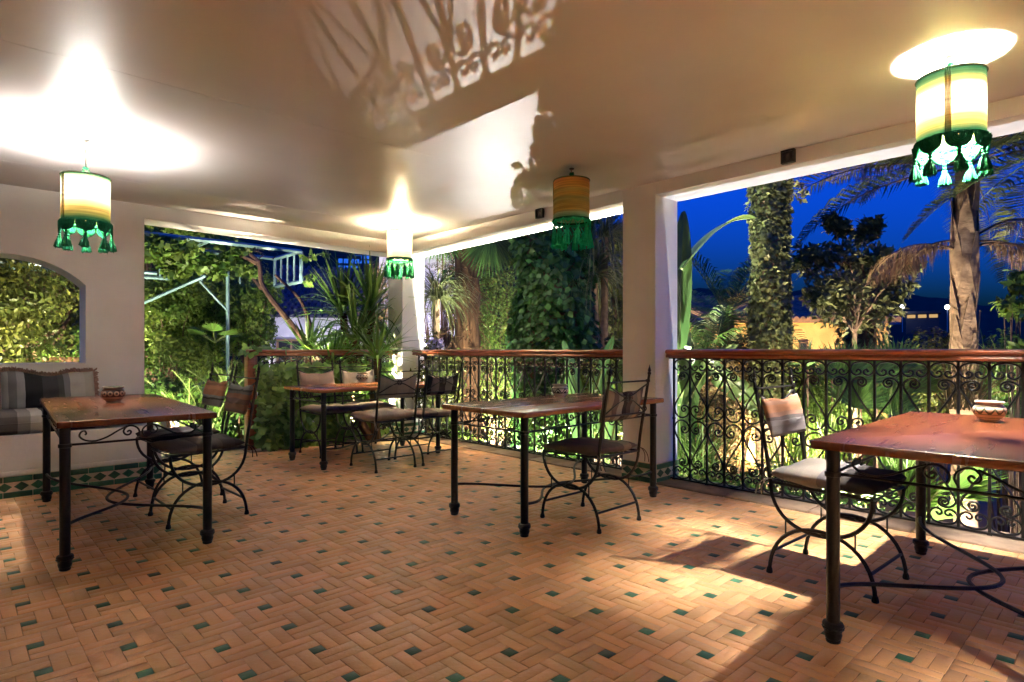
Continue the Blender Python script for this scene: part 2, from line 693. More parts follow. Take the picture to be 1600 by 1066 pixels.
# sills under the railings
for nm, (x0, y0, x1, y1), lb in (('sill', (XR - .02, -1.42, XR + TH + .02, 2.765), 'worn stone sill strip under the long railing by the glossy table'),
                                 ('sill', (XR - .02, 3.105, XR + TH + .02, YB - .005), 'worn stone sill strip under the middle railing'),
                                 ('sill', (2.36, YB + .02, XR - .005, YB + TH + .02), 'worn stone sill strip under the ivy covered railing')):
    o = thing('stone_sill', lb, 'sill', ((x0 + x1) / 2, (y0 + y1) / 2, 0))
    L_, ax = (y1 - y0, 1) if (y1 - y0) > (x1 - x0) else (x1 - x0, 0)
    k = max(2, round(L_ / .62))
    for i in range(k):
        m = MB()
        s_ = L_ / k
        ww, dd = ((x1 - x0) - .002, s_ - .006) if ax else (s_ - .006, (y1 - y0) - .002)
        cc = (0, -L_ / 2 + s_ * (i + .5)) if ax else (-L_ / 2 + s_ * (i + .5), 0)
        m.slab(ww, dd, -.02, .016 + random.uniform(-.003, .003), .008, .007, cc)
        m.build('sill_stone', M_STONE, o)

# ------------------------------------------------------------------ bench with cushion and pillow
bx1, by0 = 1.345, 5.80
bt = thing('masonry_bench', 'long white plastered bench with green tiled foot against the arched wall', 'bench', (0, by0, 0))
m = MB()
m.slab(bx1 + 3.36, YB - by0 - .001, 0, .46, .012, .01, ((bx1 - 3.36) / 2, (YB - by0) / 2))
m.build('bench_body', M_WALL, bt)
dado(bt, (-1.6, 0), (bx1, 0), (0, -1))
m = MB()
m.slab(2.94, .012, .163, .196, .003, .003, ((bx1 - 1.6) / 2, -.006))
m.build('plaster_ledge', M_WALL, bt)

WG, MG, DG, BK = (.36, .34, .33), (.20, .19, .19), (.085, .08, .08), (.018, .017, .018)
BEI = (.34, .27, .20)
M_CUSH = ramp_mat('bench_stripes', [(0, DG), (.09, MG), (.16, WG), (.22, BK), (.38, DG), (.45, (.15, .15, .17)), (.52, WG), (.58, BEI), (.70, MG), (.78, BK), (.90, DG)],
                  axis=0, scale=1 / 1.15, offset=.62, repeat=True, wob=.008)


def soft(w, d, h, n=14, m=10, p=4.0, wr=.006, seed=1, sag=0.0):
    """stuffed cushion: closed surface, flat-ish with rounded rim and creases; returns MB centred on the base"""
    rr = np.random.default_rng(seed)
    ph = rr.uniform(0, 6.28, 8)
    mb = MB()
    def grid(sgn):
        vs = []
        for j in range(m + 1):
            for i in range(n + 1):
                u, v = -1 + 2 * i / n, -1 + 2 * j / m
                su = math.sin(u * PI / 2); sv = math.sin(v * PI / 2)
                e = ((1 - abs(su) ** p) * (1 - abs(sv) ** p)) ** .42
                z = h / 2 + sgn * h / 2 * e
                z += sgn * e * wr * (math.sin(su * 5 + ph[0] + sv * 2) + math.sin(sv * 7 + ph[1] - su * 3) + .6 * math.sin(su * 11 + sv * 9 + ph[2]))
                z -= sag * (1 - su * su) * e
                kx = 1 - .03 * (1 - abs(sv) ** 2) * 0
                vs.append((su * w / 2 * kx, sv * d / 2, z))
        fs = []
        for j in range(m):
            for i in range(n):
                a = j * (n + 1) + i
                f = (a, a + 1, a + n + 2, a + n + 1)
                fs.append(f if sgn > 0 else tuple(reversed(f)))
        mb.add(vs, fs)
    grid(1)
    grid(-1)
    return mb


def weld(me, d=1e-4):
    import bmesh
    bm = bmesh.new(); bm.from_mesh(me)
    bmesh.ops.remove_doubles(bm, verts=bm.verts, dist=d)
    bm.to_mesh(me); bm.free()
    return me


c = thing('seat_cushion', 'long grey, beige and black striped mattress cushion on the plastered bench', 'cushion', (-.15, by0 + .335, .461))
mb = soft(2.9, .66, .165, 40, 10, 8, .004, 3)
o = obj('cover', weld(mb.mesh('cover', M_CUSH)), c)
pip = MB().tube([(-1.43, -.326, .085), (1.43, -.326, .085)], .006, 6)
pip.build('piping', M_CUSH, c)

M_PILL = ramp_mat('pillow_stripes', [(0, (.25, .25, .26)), (.09, (.13, .13, .14)), (.17, (.22, .22, .24)), (.25, BK), (.42, (.035, .035, .038)), (.58, (.05, .05, .05)), (.64, (.12, .12, .14)), (.70, (.27, .26, .25)), (.86, (.24, .235, .22))],
                  axis=0, scale=1 / .66, offset=.5, wob=.006)
pl = thing('bolster_pillow', 'black and grey striped pillow with pink shaggy fringe on the bench', 'pillow', (.635, 6.27, .61), R(2))
mb = MB()
nx, nz = 26, 16
for sg in (-1, 1):
    vs, fs = [], []
    for j in range(nz + 1):
        for i in range(nx + 1):
            u, v = -1 + 2 * i / nx, -1 + 2 * j / nz
            e = max(0, (1 - abs(u) ** 3.2) * (1 - abs(v) ** 2.6)) ** .5
            top = .31 - .045 * math.exp(-((u - .1) / .35) ** 2) + .010 * math.sin(u * 6)
            z = (v + 1) / 2 * top
            y = sg * e * (.085 + .006 * math.sin(u * 9 + v * 4) + .006 * math.sin(v * 8 - u * 5)) + .10 * (v + 1) / 2
            vs.append((u * .315, y, z))
    for j in range(nz):
        for i in range(nx):
            a = j * (nx + 1) + i
            f = (a, a + 1, a + nx + 2, a + nx + 1)
            fs.append(f if sg < 0 else tuple(reversed(f)))
    mb.add(vs, fs)
obj('cover', weld(mb.mesh('cover', M_PILL)), pl)
M_FRINGE = pm('pillow_fringe', (.34, .20, .16), .95, c2=(.16, .11, .10), vscale=120, spec=.1)
fr = MB()
edge = []
for k in range(56):
    v = 1 - 2 * k / 55
    edge.append((-1, v))
edge = [(-1, -1 + 2 * k / 22) for k in range(22)] + [(-1 + 2 * k / 60, 1) for k in range(60)] + [(1, 1 - 2 * k / 22) for k in range(23)]
for u, v in edge:
    top = .31 - .045 * math.exp(-((u - .1) / .35) ** 2) + .010 * math.sin(u * 6)
    p0 = Vector((u * .315, .10 * (v + 1) / 2, (v + 1) / 2 * top))
    for q in range(3):
        dn = Vector((u if abs(u) == 1 else random.uniform(-.5, .5), random.uniform(-.9, .5), v if abs(v) == 1 else random.uniform(-.5, .5))).normalized()
        ln = random.uniform(.022, .040)
        sidev = dn.orthogonal().normalized() * .006
        fr.tube([p0 - dn * .003, p0 + dn * ln * .6 + sidev, p0 + dn * ln], [.008, .007, .003], 4)
fr.build('fringe', M_FRINGE, pl)

# ------------------------------------------------------------------ railings
GAP = 0.1497


def sc_pts(raw, k=3):
    return catmull([((x - 382) / 103 * GAP, 0, z) for x, z in raw], k)


ZS = .378 / 290
up_raw = [(440, 226), (449, 224), (448, 210), (434, 206), (421, 216), (420, 234), (436, 246), (456, 238), (462, 218), (452, 202)]
# one S scroll of the upper field; v measured upward from the field's foot
S_UP = [(441, 224), (446, 217), (440, 209), (430, 211), (424, 222), (429, 236), (444, 240), (457, 228), (455, 208), (440, 197), (420, 200)]
S_RAW = [(434, 226), (441, 232), (448, 224), (443, 212), (430, 209), (420, 219), (421, 236), (434, 246), (452, 240)]
S_MAIN = [(436, 224), (443, 230), (449, 220), (441, 208), (427, 210), (419, 224), (424, 240), (436, 246)]
# spiral at the top, hooked over to the next bar, diagonal, bowl at the bottom with a second spiral
TOPSP = [(438, 226), (446, 221), (443, 211), (432, 210), (424, 221), (429, 236), (444, 241)]
path = [(440, 222), (433, 226), (428, 218), (433, 208), (444, 208), (451, 220), (446, 236), (430, 241), (417, 228), (419, 208), (436, 197), (458, 201), (474, 218), (474, 240), (462, 268), (440, 312), (412, 360), (393, 398), (386, 428), (392, 460), (412, 482), (438, 487), (464, 474), (480, 446), (473, 420), (455, 408), (437, 412), (430, 430), (438, 446), (452, 444), (456, 432), (448, 427)]
S_PATH = [(x, (490 - y) * ZS) for x, y in path]
c_half = [(435, 157), (400, 146), (386, 120), (392, 96), (410, 83), (427, 92), (428, 107), (417, 113), (411, 104)]
C_PATH = [(x, (157 - y) / 77 * .098) for x, y in c_half]


def scroll_meshes():
    out = {}
    for mir in (0, 1):
        for inv in (0, 1):
            p = []
            for q in catmull([((x - 382) / 103 * GAP, 0, v) for x, v in S_PATH], 2):
                x = GAP - q.x if mir else q.x
                z = .378 - q.z if inv else q.z
                p.append((x, 0, z))
            mb = MB().tube(p, .0072, 5)
            e0, e1 = p[0], p[-1]
            mb.ball(e0, .0095, 6, 4)
            mb.ball(e1, .0095, 6, 4)
            out['s', mir, inv] = mb.mesh('scroll', M_IRON)
    for inv in (0, 1):
        half = catmull([((x - 382) / 103 * GAP - GAP * 53 / 103, 0, v) for x, v in C_PATH], 3)
        full = [(-q.x, 0, q.z) for q in reversed(half)] + [(q.x, 0, q.z) for q in half[1:]]
        p = [(x + GAP / 2, 0, z if inv else .098 - z) for x, _, z in full]
        # c_half is drawn with its arch at v=0: flip so that the arch is up for the top row
        mb = MB().tube(p, .0072, 5)
        mb.ball(p[0], .0095, 6, 4)
        mb.ball(p[-1], .0075, 6, 4)
        out['c', inv] = mb.mesh('ring_scroll', M_IRON)
    return out


SCM = scroll_meshes()
BAR = MB().box(-.0075, -.0075, .018, .0075, .0075, 1.036).mesh('bar', M_IRON, smooth=False)
BAR.name = 'bar'
CLASP = MB().box(-.010, -.009, -.009, .010, .009, .009).mesh('collar', M_IRON, smooth=False)


def railing(label, origin, rz, n, offs, length, phase=0, wood_ext=(0, 0)):
    """iron railing along local +x; n gaps starting at offs, handrail from 0 to length"""
    t = thing('railing', label, 'railing', origin, rz)
    m = MB()
    prof = [(-.055, 0), (-.058, .012), (-.050, .024), (-.047, .030), (-.062, .038), (-.066, .052), (-.058, .064), (-.035, .070), (.035, .070), (.058, .064), (.066, .052), (.062, .038), (.047, .030), (.050, .024), (.058, .012), (.055, 0)]
    m.extr([(a, z) for a, z in prof], (wood_ext[0], 0, 1.035), (length + wood_ext[1], 0, 1.035), Vector((0, 1, 0)))
    m.build('handrail', M_RAILWOOD, t)
    MB().box(offs - .05, -.012, 1.026, offs + n * GAP + .05, .012, 1.034).build('top_bar', M_IRON, t, smooth=False)
    MB().box(max(.003, offs - .05), -.012, .018, min(length - .003, offs + n * GAP + .05), .012, .030).build('bottom_bar', M_IRON, t, smooth=False)
    for k in range(n + 1):
        obj('bar', BAR, t, (offs + k * GAP, 0, 0))
        if k in (0, n) or k % 4 == 2:
            MB().box(offs + k * GAP - .012, -.011, -.002, offs + k * GAP + .012, .011, .018).build('foot', M_IRON, t, smooth=False)
        for z in (.530, .985) if False else (.528,):
            obj('collar', CLASP, t, (offs + k * GAP, 0, z))
    for k in range(n):
        x = offs + k * GAP
        mir = (k + phase) % 2
        obj('ring_scroll', SCM['c', 1], t, (x, 0, .032))
        obj('scroll', SCM['s', mir, 1], t, (x, 0, .142))
        obj('scroll', SCM['s', mir, 0], t, (x, 0, .534))
        obj('ring_scroll', SCM['c', 0], t, (x, 0, .927))
    return t


# long railing: local +x runs towards -Y from the square pillar
railing('long scrolled iron railing with a wooden handrail behind the glossy table', (4.45, 2.77, 0), -PI / 2, 27, .045, 4.19)
# middle railing: from the corner pillar towards the square pillar
railing('scrolled iron railing with a wooden handrail between the two pillars', (4.45, YB, 0), -PI / 2, 22, .066, YB - 3.10, 0)
# ivy railing: along +X, with its own wooden end post
rt = railing('wood framed iron railing overgrown with ivy behind the four chair table', (2.36, 6.71, 0), 0, 11, .14, 1.88, 0, (.02, 0))
m = MB()
m.slab(.075, .11, 0, 1.04, .008, .006, (.045, 0))
m.build('end_post', M_RAILWOOD, rt)
m = MB()
m.slab(.03, .07, .02, 1.03, .004, .004, (.098, 0))
m.build('post_moulding', M_RAILWOOD, rt)

# ------------------------------------------------------------------ tables
M_TOPS = [pm('table_wood_%d' % i, c1, .27, c2=c2, vscale=3.4, stretch=(.8, 7.0, 1.0), coat=.10, spec=.4, detail=6, rvar=.03)
          for i, (c1, c2) in enumerate((((.145, .042, .015), (.10, .028, .010)), ((.30, .105, .036), (.24, .080, .027)), ((.30, .112, .040), (.23, .082, .028)), ((.135, .036, .012), (.095, .024, .008))))]
M_EDGE = pm('table_edge', (.30, .15, .07), .35, c2=(.16, .06, .025), vscale=9, coat=.3)


def spiral(cx, cz, r0, r1, a0, turns, n=16):
    return [(cx + (r0 + (r1 - r0) * k / n) * math.cos(a0 + turns * 2 * PI * k / n), 0, cz + (r0 + (r1 - r0) * k / n) * math.sin(a0 + turns * 2 * PI * k / n)) for k in range(n + 1)]


def make_table(label, loc, rz, Lx, Ly, H, lx, ly, wood, th=.034):
    """top Lx by Ly, legs at +-lx, +-ly; long side along local x"""
    t = thing('dining_table', label, 'table', loc, rz, 'iron legged dining tables on the terrace')
    m = MB()
    m.slab(Lx, Ly, H - th, H, .022, .009)
    top = m.build('table_top', wood, t)
    zr = H - .125
    leg = MB()
    leg.lathe([(.020, .012), (.027, .018), (.031, .034), (.027, .050), (.022, .058), (.036, .062), (.038, .070), (.034, .078), (.0235, .082), (.0235, zr - .012), (.029, zr - .010), (.029, zr + .006), (.0235, zr + .008), (.0235, H - th - .004), (.04, H - th - .004), (.04, H - th)], 14)
    lm = leg.mesh('leg', M_IRON)
    ft = MB()
    ft.lathe([(.014, 0), (.024, .004), (.026, .012), (.018, .02)], 12)
    ft.tube([(.033 * math.cos(a), .033 * math.sin(a), .058 + .004 * (i % 2)) for i, a in enumerate([2 * PI * k / 16 for k in range(16)])], .006, 5, True)
    ft.lathe([(.018, .016), (.034, .054)], 12, capb=False, capt=False)
    fm = ft.mesh('foot', M_IRON)
    for sx in (-1, 1):
        for sy in (-1, 1):
            l = obj('leg', lm, t, (sx * lx, sy * ly, 0))
            obj('foot', fm, l)
    # apron rods with scroll ornaments
    for sy in (-1, 1):
        MB().tube([(-lx, sy * ly, zr), (lx, sy * ly, zr)], .0062, 6).build('apron_rod', M_IRON, t)
    for sx in (-1, 1):
        MB().tube([(sx * lx, -ly, zr), (sx * lx, ly, zr)], .0062, 6).build('apron_rod', M_IRON, t)

    def ornament(w):
        h = .088
        mb = MB()
        for s in (-1, 1):
            p = [(s * x, 0, z) for x, z in ((.062, .040), (.052, .047), (.044, .038), (.052, .026), (.068, .027), (.078, .044), (.066, .066), (.042, .072), (.016, .058), (.006, .034), (.016, .010))]
            mb.tube(catmull(p, 3), .0048, 5)
            q = [(s * x * w, 0, z) for x, z in ((.10, .070), (.16, .052), (.24, .022), (.32, .006), (.39, .012), (.43, .034), (.42, .056), (.395, .060), (.385, .046), (.395, .040))]
            mb.tube(catmull(q, 3), .0048, 5)
        return mb.mesh('apron_scroll', M_IRON)
    ol, os_ = ornament(lx * 1.9), ornament(ly * 1.9)
    for sy in (-1, 1):
        obj('apron_scroll', ol, t, (0, sy * ly, zr + .004))
    for sx in (-1, 1):
        obj('apron_scroll', os_, t, (sx * lx, 0, zr + .004), (0, 0, PI / 2))
    # two bowed stretchers that meet and cross in the middle
    for sy in (-1, 1):
        p = []
        for k in range(33):
            u = k / 32
            p.append((-lx + 2 * lx * u, sy * (ly - (ly + .055) * math.sin(PI * u) ** 2.2), .20 - .05 * math.sin(PI * u)  + sy * .006))
        MB().tube(p, .0085, 6).build('stretcher', M_IRON, t)
    return t


TH_L = R(-3.2)
T_LEFT = make_table('long reddish wood table with iron legs in front of the plastered bench', (.805, 4.565, 0), R(90) + TH_L, 1.93, .725, .75, .885, .325, M_TOPS[0])
T_BACK = make_table('orange wood table with four chairs in the corner by the ivy railing', (3.16, 5.515, 0), 0, 1.44, .78, .742, .645, .342, M_TOPS[1])
T_MID = make_table('brown wood table with one chair beside the square pillar', (3.155, 2.85, 0), R(.8), 1.50, .78, .74, .685, .328, M_TOPS[2])
T_RIGHT = make_table('glossy red wood table nearest the long railing', (3.125, .455, 0), R(1.0), 1.52, .86, .762, .695, .365, M_TOPS[3])

# ------------------------------------------------------------------ chairs
def arcpts(y0, z0, y1, z1, zapex, n=18, pw=2.3):
    """superelliptic arc in the y-z plane"""
    c = (y0 + y1) / 2
    hw = (y1 - y0) / 2
    out = []
    for k in range(n + 1):
        a = PI * (1 - k / n)
        x = math.copysign(abs(math.cos(a)) ** (2 / pw), math.cos(a))
        s = abs(math.sin(a)) ** (2 / pw)
        zz = z0 + (z1 - z0) * (x + 1) / 2
        out.append((c + hw * x, zz + (zapex - zz) * s))
    return out


CW, CD = .205, .235
IR = {}


def chair_meshes():
    lo = arcpts(-CD, 0, CD, 0, .255, 20, 2.2)
    up = arcpts(-CD + .005, .455, CD - .01, .440, .235, 20, 2.2)
    m = MB()
    m.tube([(0, y, z) for y, z in lo], .0095, 6)
    m.lathe([(.013, 0), (.016, .006), (.013, .022), (.0095, .03)], 8, (0, -CD, 0))
    m.lathe([(.013, 0), (.016, .006), (.013, .022), (.0095, .03)], 8, (0, CD, 0))
    IR['leg_arch'] = m.mesh('leg_arch', M_IRON)
    m = MB()
    m.tube([(0, y, z) for y, z in up], .0095, 6)
    m.ball((0, .02, .246), .016, 8, 5, .8)
    IR['seat_arch'] = m.mesh('seat_arch', M_IRON)
    m = MB()
    m.tube([(0, -CD + .005, .44), (0, -CD - .01, .56), (0, -CD - .055, .82), (0, -CD - .078, .945)], [.0105, .0105, .010, .009], 6)
    m.ball((0, -CD - .079, .952), .0125, 8, 5)
    m.lathe([(.008, 0), (.011, .008), (.004, .03), (.001, .045)], 6, (0, -CD - .080, .962))
    m.lathe([(.014, -.008), (.014, .008)], 8, (0, -CD - .068, .905))
    IR['back_post'] = m.mesh('back_post', M_IRON)
    rod = lambda y, z, r: MB().tube([(-CW, y, z), (CW, y, z)], r, 6)
    IR['top_rail'] = rod(-CD - .070, .905, .0055).mesh('top_rail', M_IRON)
    IR['lower_rail'] = rod(-CD - .036, .700, .0065).mesh('lower_rail', M_IRON)
    for nm, y in (('front_stretcher', CD - .020), ('rear_stretcher', -CD + .020)):
        IR[nm] = rod(y, .115, .0075).mesh('stretcher', M_IRON)
    m = MB()
    a = [(-CW, -CD - .066, .885), (-.13, -CD - .062, .855), (-.06, -CD - .058, .822), (0, -CD - .056, .812), (.06, -CD - .058, .822), (.13, -CD - .062, .855), (CW, -CD - .066, .885)]
    b = [(-CW, -CD - .038, .712), (-.13, -CD - .046, .752), (-.06, -CD - .053, .787), (0, -CD - .055, .798), (.06, -CD - .053, .787), (.13, -CD - .046, .752), (CW, -CD - .038, .712)]
    m.tube(catmull(a, 3), .006, 5)
    m.tube(catmull(b, 3), .006, 5)
    m.tube([(.022 * math.cos(q), -CD - .062, .805 + .022 * math.sin(q)) for q in [PI * k / 5 for k in range(10)]], .005, 5, True)
    IR['back_ornament'] = m.mesh('back_ornament', M_IRON)
    m = MB()
    fr = [(-CW, CD - .01, .440), (CW, CD - .01, .440), (CW, -CD + .005, .45), (-CW, -CD + .005, .45)]
    m.tube(fr, .008, 6, True)
    for k in range(5):
        x = -CW + 2 * CW * (k + 1) / 6
        m.tube([(x, CD - .01, .440), (x, 0, .432), (x, -CD + .005, .45)], .004, 5)
    IR['seat_frame'] = m.mesh('seat_frame', M_IRON)
    IR['brace'] = MB().tube([(0, 0, .196), (0, 0, .284)], .004, 5).mesh('brace', M_IRON)
    m = soft(.435, .455, .062, 16, 14, 5, .004, 11)
    IR['seat_pad'] = weld(m.mesh('seat_cushion', None))
    IR['seat_pad'].materials.append(M_IRON)
    IR['seat_pad_puffy'] = weld(soft(.44, .46, .088, 16, 14, 4, .006, 5).mesh('seat_cushion', None))
    IR['seat_pad_puffy'].materials.append(M_IRON)

    # back pad: a slip of cloth stuffed between the posts, bowed, with a sagging flap on the front
    def backpad(seed, top_sag):
        rr = np.random.default_rng(seed)
        ph = rr.uniform(0, 6, 4)
        mb = MB()
        nx, nz = 18, 12
        for sg in (-1, 1):
            vs, fs = [], []
            for j in range(nz + 1):
                for i in range(nx + 1):
                    u, v = -1 + 2 * i / nx, -1 + 2 * j / nz
                    e = max(0, (1 - abs(u) ** 5) * (1 - abs(v) ** 4)) ** .5
                    z = .665 + (.205 - top_sag * (1 - u * u)) * (v + 1) / 2
                    yb = -CD + .008 - .050 * (z - .665) / .2 - .006 * (1 - u * u)
                    fold = .010 * math.exp(-((v - .1 - .55 * u * u + .35) / .16) ** 2) if sg > 0 else 0
                    y = yb + sg * e * (.024 + .003 * math.sin(u * 8 + ph[0] + v * 3) + .003 * math.sin(v * 7 + ph[1])) + fold * e
                    vs.append((u * (CW - .004), y, z + .004 * math.sin(u * 7 + ph[2]) * (v + 1) / 2))
            for j in range(nz):
                for i in range(nx):
                    a = j * (nx + 1) + i
                    f = (a, a + 1, a + nx + 2, a + nx + 1)
                    fs.append(f if sg < 0 else tuple(reversed(f)))
            mb.add(vs, fs)
        me = weld(mb.mesh('back_cushion', None))
        me.materials.append(M_IRON)
        return me
    IR['back_pad'] = backpad(1, .030)
    IR['back_pad2'] = backpad(4, .024)
    m = MB()
    for s in (-1, 1):
        for q in range(2):
            x = s * (CW + .006)
            m.tube(catmull([(x, -CD + .01, .465), (x + s * .018, -CD - .012 - .01 * q, .455), (x + s * .022, -CD - .03 - .02 * q, .42), (x + s * .012, -CD - .035 - .03 * q, .375)], 3), .0028, 4)
    IR['tie'] = m.mesh('tie_string', None)
    IR['tie'].materials.append(M_IRON)


chair_meshes()
CHAIR_GROUP = 'iron chairs around the terrace tables'


def make_chair(label, loc, rz, seat_m, back_m, puffy=False, pad2=False):
    t = thing('iron_chair', label, 'chair', loc, rz, CHAIR_GROUP)
    for s in (-1, 1):
        obj('leg_arch', IR['leg_arch'], t, (s * CW, 0, 0))
        obj('seat_arch', IR['seat_arch'], t, (s * CW, 0, 0))
        obj('back_post', IR['back_post'], t, (s * CW, 0, 0))
        for q in (-.155, .155):
            obj('brace', IR['brace'], t, (s * CW, q, 0))
    for k in ('top_rail', 'lower_rail', 'front_stretcher', 'rear_stretcher', 'back_ornament', 'seat_frame'):
        obj(k, IR[k], t)
    sp = obj('seat_cushion', IR['seat_pad_puffy' if puffy else 'seat_pad'], t, (0, .005, .446), (R(-1.5), 0, 0), mat=seat_m)
    obj('tie_string', IR['tie'], sp, (0, 0, -.446), mat=seat_m)
    obj('back_cushion', IR['back_pad2' if pad2 else 'back_pad'], t, mat=back_m)
    return t


def stripes(nm, cols, axis, span, **k):
    n = len(cols)
    return ramp_mat(nm, [(i / n, c) for i, c in enumerate(cols)], axis=axis, scale=1 / span, offset=k.pop('off', .5), **k)


c_tan, c_gry, c_mau, c_blk, c_pk, c_lg = (.25, .19, .15), (.15, .135, .13), (.115, .085, .085), (.03, .026, .026), (.30, .145, .085), (.22, .205, .20)
F_MID_S = stripes('mid_seat', [c_mau, (.09, .075, .078), c_mau, (.13, .10, .10), c_tan, c_mau], 0, .46)
F_MID_B = stripes('mid_back', [c_gry, c_tan, c_mau, c_lg, c_blk, (.07, .05, .05), c_gry, c_tan, c_mau], 0, .42)
F_R_S = stripes('right_seat', [(.16, .15, .15), (.19, .165, .15), (.21, .18, .16), (.12, .11, .12), c_blk, c_blk], 1, .47, off=.5)
F_R_B = ramp_mat('right_back', [(0, (.14, .12, .125)), (.30, (.17, .15, .16)), (.42, (.09, .075, .078)), (.50, (.23, .13, .10)), (.60, c_pk), (.78, (.27, .15, .105)), (.86, c_pk), (.93, (.20, .18, .18))], axis=2, scale=1 / .21, offset=-.665 / .21, wob=.012)
F_L_S = stripes('left_seat', [c_blk, (.045, .04, .038), (.07, .06, .055), (.10, .085, .075), (.19, .165, .145), (.21, .18, .16)], 1, .47)
F_L_B = ramp_mat('left_back', [(0, (.13, .085, .075)), (.18, (.17, .09, .07)), (.36, (.12, .075, .07)), (.52, (.21, .11, .08)), (.68, (.12, .115, .12)), (.76, (.06, .06, .062)), (.82, (.17, .165, .165)), (.93, (.22, .21, .205))], axis=2, scale=1 / .21, offset=-.665 / .21, wob=.02)
F_L2_B = ramp_mat('left_back_orange', [(0, (.13, .13, .14)), (.30, (.05, .05, .052)), (.36, (.15, .15, .155)), (.45, (.25, .12, .07)), (.66, (.31, .145, .08)), (.80, (.20, .10, .06)), (.88, (.29, .14, .08))], axis=2, scale=1 / .21, offset=-.665 / .21, wob=.02)
F_L2_S = stripes('left_seat_grey', [c_blk, c_gry, (.10, .08, .085), c_mau, c_gry, c_blk], 0, .46)
F_B1 = stripes('back_rose', [(.22, .155, .14), (.25, .175, .155)], 0, .3, repeat=True)
F_B2 = stripes('back_beige', [(.34, .29, .26), (.30, .25, .225)], 0, .3, repeat=True)
F_B3 = stripes('back_taupe', [(.25, .205, .18), (.29, .24, .21)], 0, .25, repeat=True)
F_B4 = stripes('back_brown', [c_blk, c_mau, c_blk, c_gry, c_blk], 0, .42)
F_B4S = stripes('back_brown_seat', [(.17, .11, .10), (.10, .075, .07), (.22, .17, .145), (.24, .20, .18)], 0, .44)

make_chair('iron chair with dark mauve seat tucked under the table by the pillar', (3.05, 2.485, 0), 0, F_MID_S, F_MID_B)
make_chair('iron chair with orange and grey back cushion at the glossy table', (3.155, 1.035, 0), PI - R(2.5), F_R_S, F_R_B, True, True)
make_chair('iron chair with rose and grey back cushion, nearest at the bench table', (1.225, 4.335, 0), PI / 2 + R(1), F_L_S, F_L_B, False, True)
make_chair('iron chair with orange back cushion, second along the bench table', (1.275, 5.00, 0), PI / 2 + R(3), F_L2_S, F_L2_B, False, True)
make_chair('iron chair with taupe cushions seen from behind at the corner table', (3.0, 4.95, 0), R(-1), F_B3, F_B3, True)
make_chair('iron chair with dark striped back cushion nearest the middle railing', (3.49, 4.95, 0), R(1.5), F_B4S, F_B4)
make_chair('iron chair with rose back cushion against the ivy railing', (2.965, 5.985, 0), PI + R(1), F_B3, F_B1)
make_chair('iron chair with cream back cushion against the ivy railing', (3.455, 5.985, 0), PI - R(2), F_B3, F_B2)

# ------------------------------------------------------------------ painted pots on the tables
def pot_mat(name, base, dark, band, nwave, kind):
    """painted bands: plain clay with a decorated shoulder, pattern turned round the pot"""
    m = bpy.data.materials.new(name)
    N, L = nodes(m)
    b = N['Principled BSDF']
    b.inputs['Roughness'].default_value = .3
    tc = N.new('ShaderNodeTexCoord')
    sx = N.new('ShaderNodeSeparateXYZ'); L.new(tc.outputs['Object'], sx.inputs[0])
    def mth(op, a, c=None, d=None):
        q = N.new('ShaderNodeMath'); q.operation = op
        for i, v in enumerate((a, c, d)):
            if v is None: continue
            if isinstance(v, (int, float)): q.inputs[i].default_value = v
            else: L.new(v, q.inputs[i])
        return q.outputs[0]
    ang = mth('ARCTAN2', sx.outputs[1], sx.outputs[0])
    tri = mth('PINGPONG', mth('MULTIPLY', ang, nwave / PI), 1.0)          # 0..1..0 round the pot
    z = sx.outputs[2]
    lo, hi = band
    v = mth('DIVIDE', mth('SUBTRACT', z, lo), hi - lo)                     # 0..1 up the band
    inb = mth('MULTIPLY', mth('GREATER_THAN', v, 0.0), mth('LESS_THAN', v, 1.0))
    if kind == 'zig':
        p = mth('LESS_THAN', mth('ABSOLUTE', mth('SUBTRACT', v, tri)), .17)
        q = mth('LESS_THAN', v, mth('SUBTRACT', mth('MULTIPLY', tri, .9), .30))
        pat = mth('MAXIMUM', p, q)
    elif kind == 'oval':
        c = mth('MULTIPLY', mth('SUBTRACT', tri, .5), 2.0)
        d = mth('ADD', mth('POWER', mth('ABSOLUTE', c), 2.0), mth('POWER', mth('MULTIPLY', mth('SUBTRACT', v, .5), 2.2), 2.0))
        pat = mth('MAXIMUM', mth('GREATER_THAN', d, .75), mth('LESS_THAN', d, .16))
    else:
        s = mth('SUBTRACT', v, mth('ADD', mth('MULTIPLY', mth('POWER', mth('SUBTRACT', tri, .5), 2.0), 2.6), .15))
        pat = mth('LESS_THAN', mth('ABSOLUTE', s), .16)
    pat = mth('MULTIPLY', pat, inb)
    ln = mth('LESS_THAN', mth('ABSOLUTE', mth('SUBTRACT', z, lo)), .0018)
    l2 = mth('LESS_THAN', mth('ABSOLUTE', mth('SUBTRACT', z, hi)), .0018)
    l3 = mth('LESS_THAN', mth('ABSOLUTE', mth('SUBTRACT', z, lo * .55)), .0014)
    pat = mth('MAXIMUM', mth('MAXIMUM', pat, l3), mth('MAXIMUM', ln, l2))
    mx = N.new('ShaderNodeMix'); mx.data_type = 'RGBA'
    nz = N.new('ShaderNodeTexNoise'); nz.inputs['Scale'].default_value = 40
    L.new(tc.outputs['Object'], nz.inputs[0])
    rp = N.new('ShaderNodeValToRGB')
    rp.color_ramp.elements[0].color = (base[0] * .8, base[1] * .76, base[2] * .7, 1)
    rp.color_ramp.elements[1].color = (*base, 1)
    L.new(nz.outputs[0], rp.inputs[0])
    L.new(pat, mx.inputs[0])
    L.new(rp.outputs[0], mx.inputs[6])
    mx.inputs[7].default_value = (*dark, 1)
    L.new(mx.outputs[2], b.inputs['Base Color'])
    return m


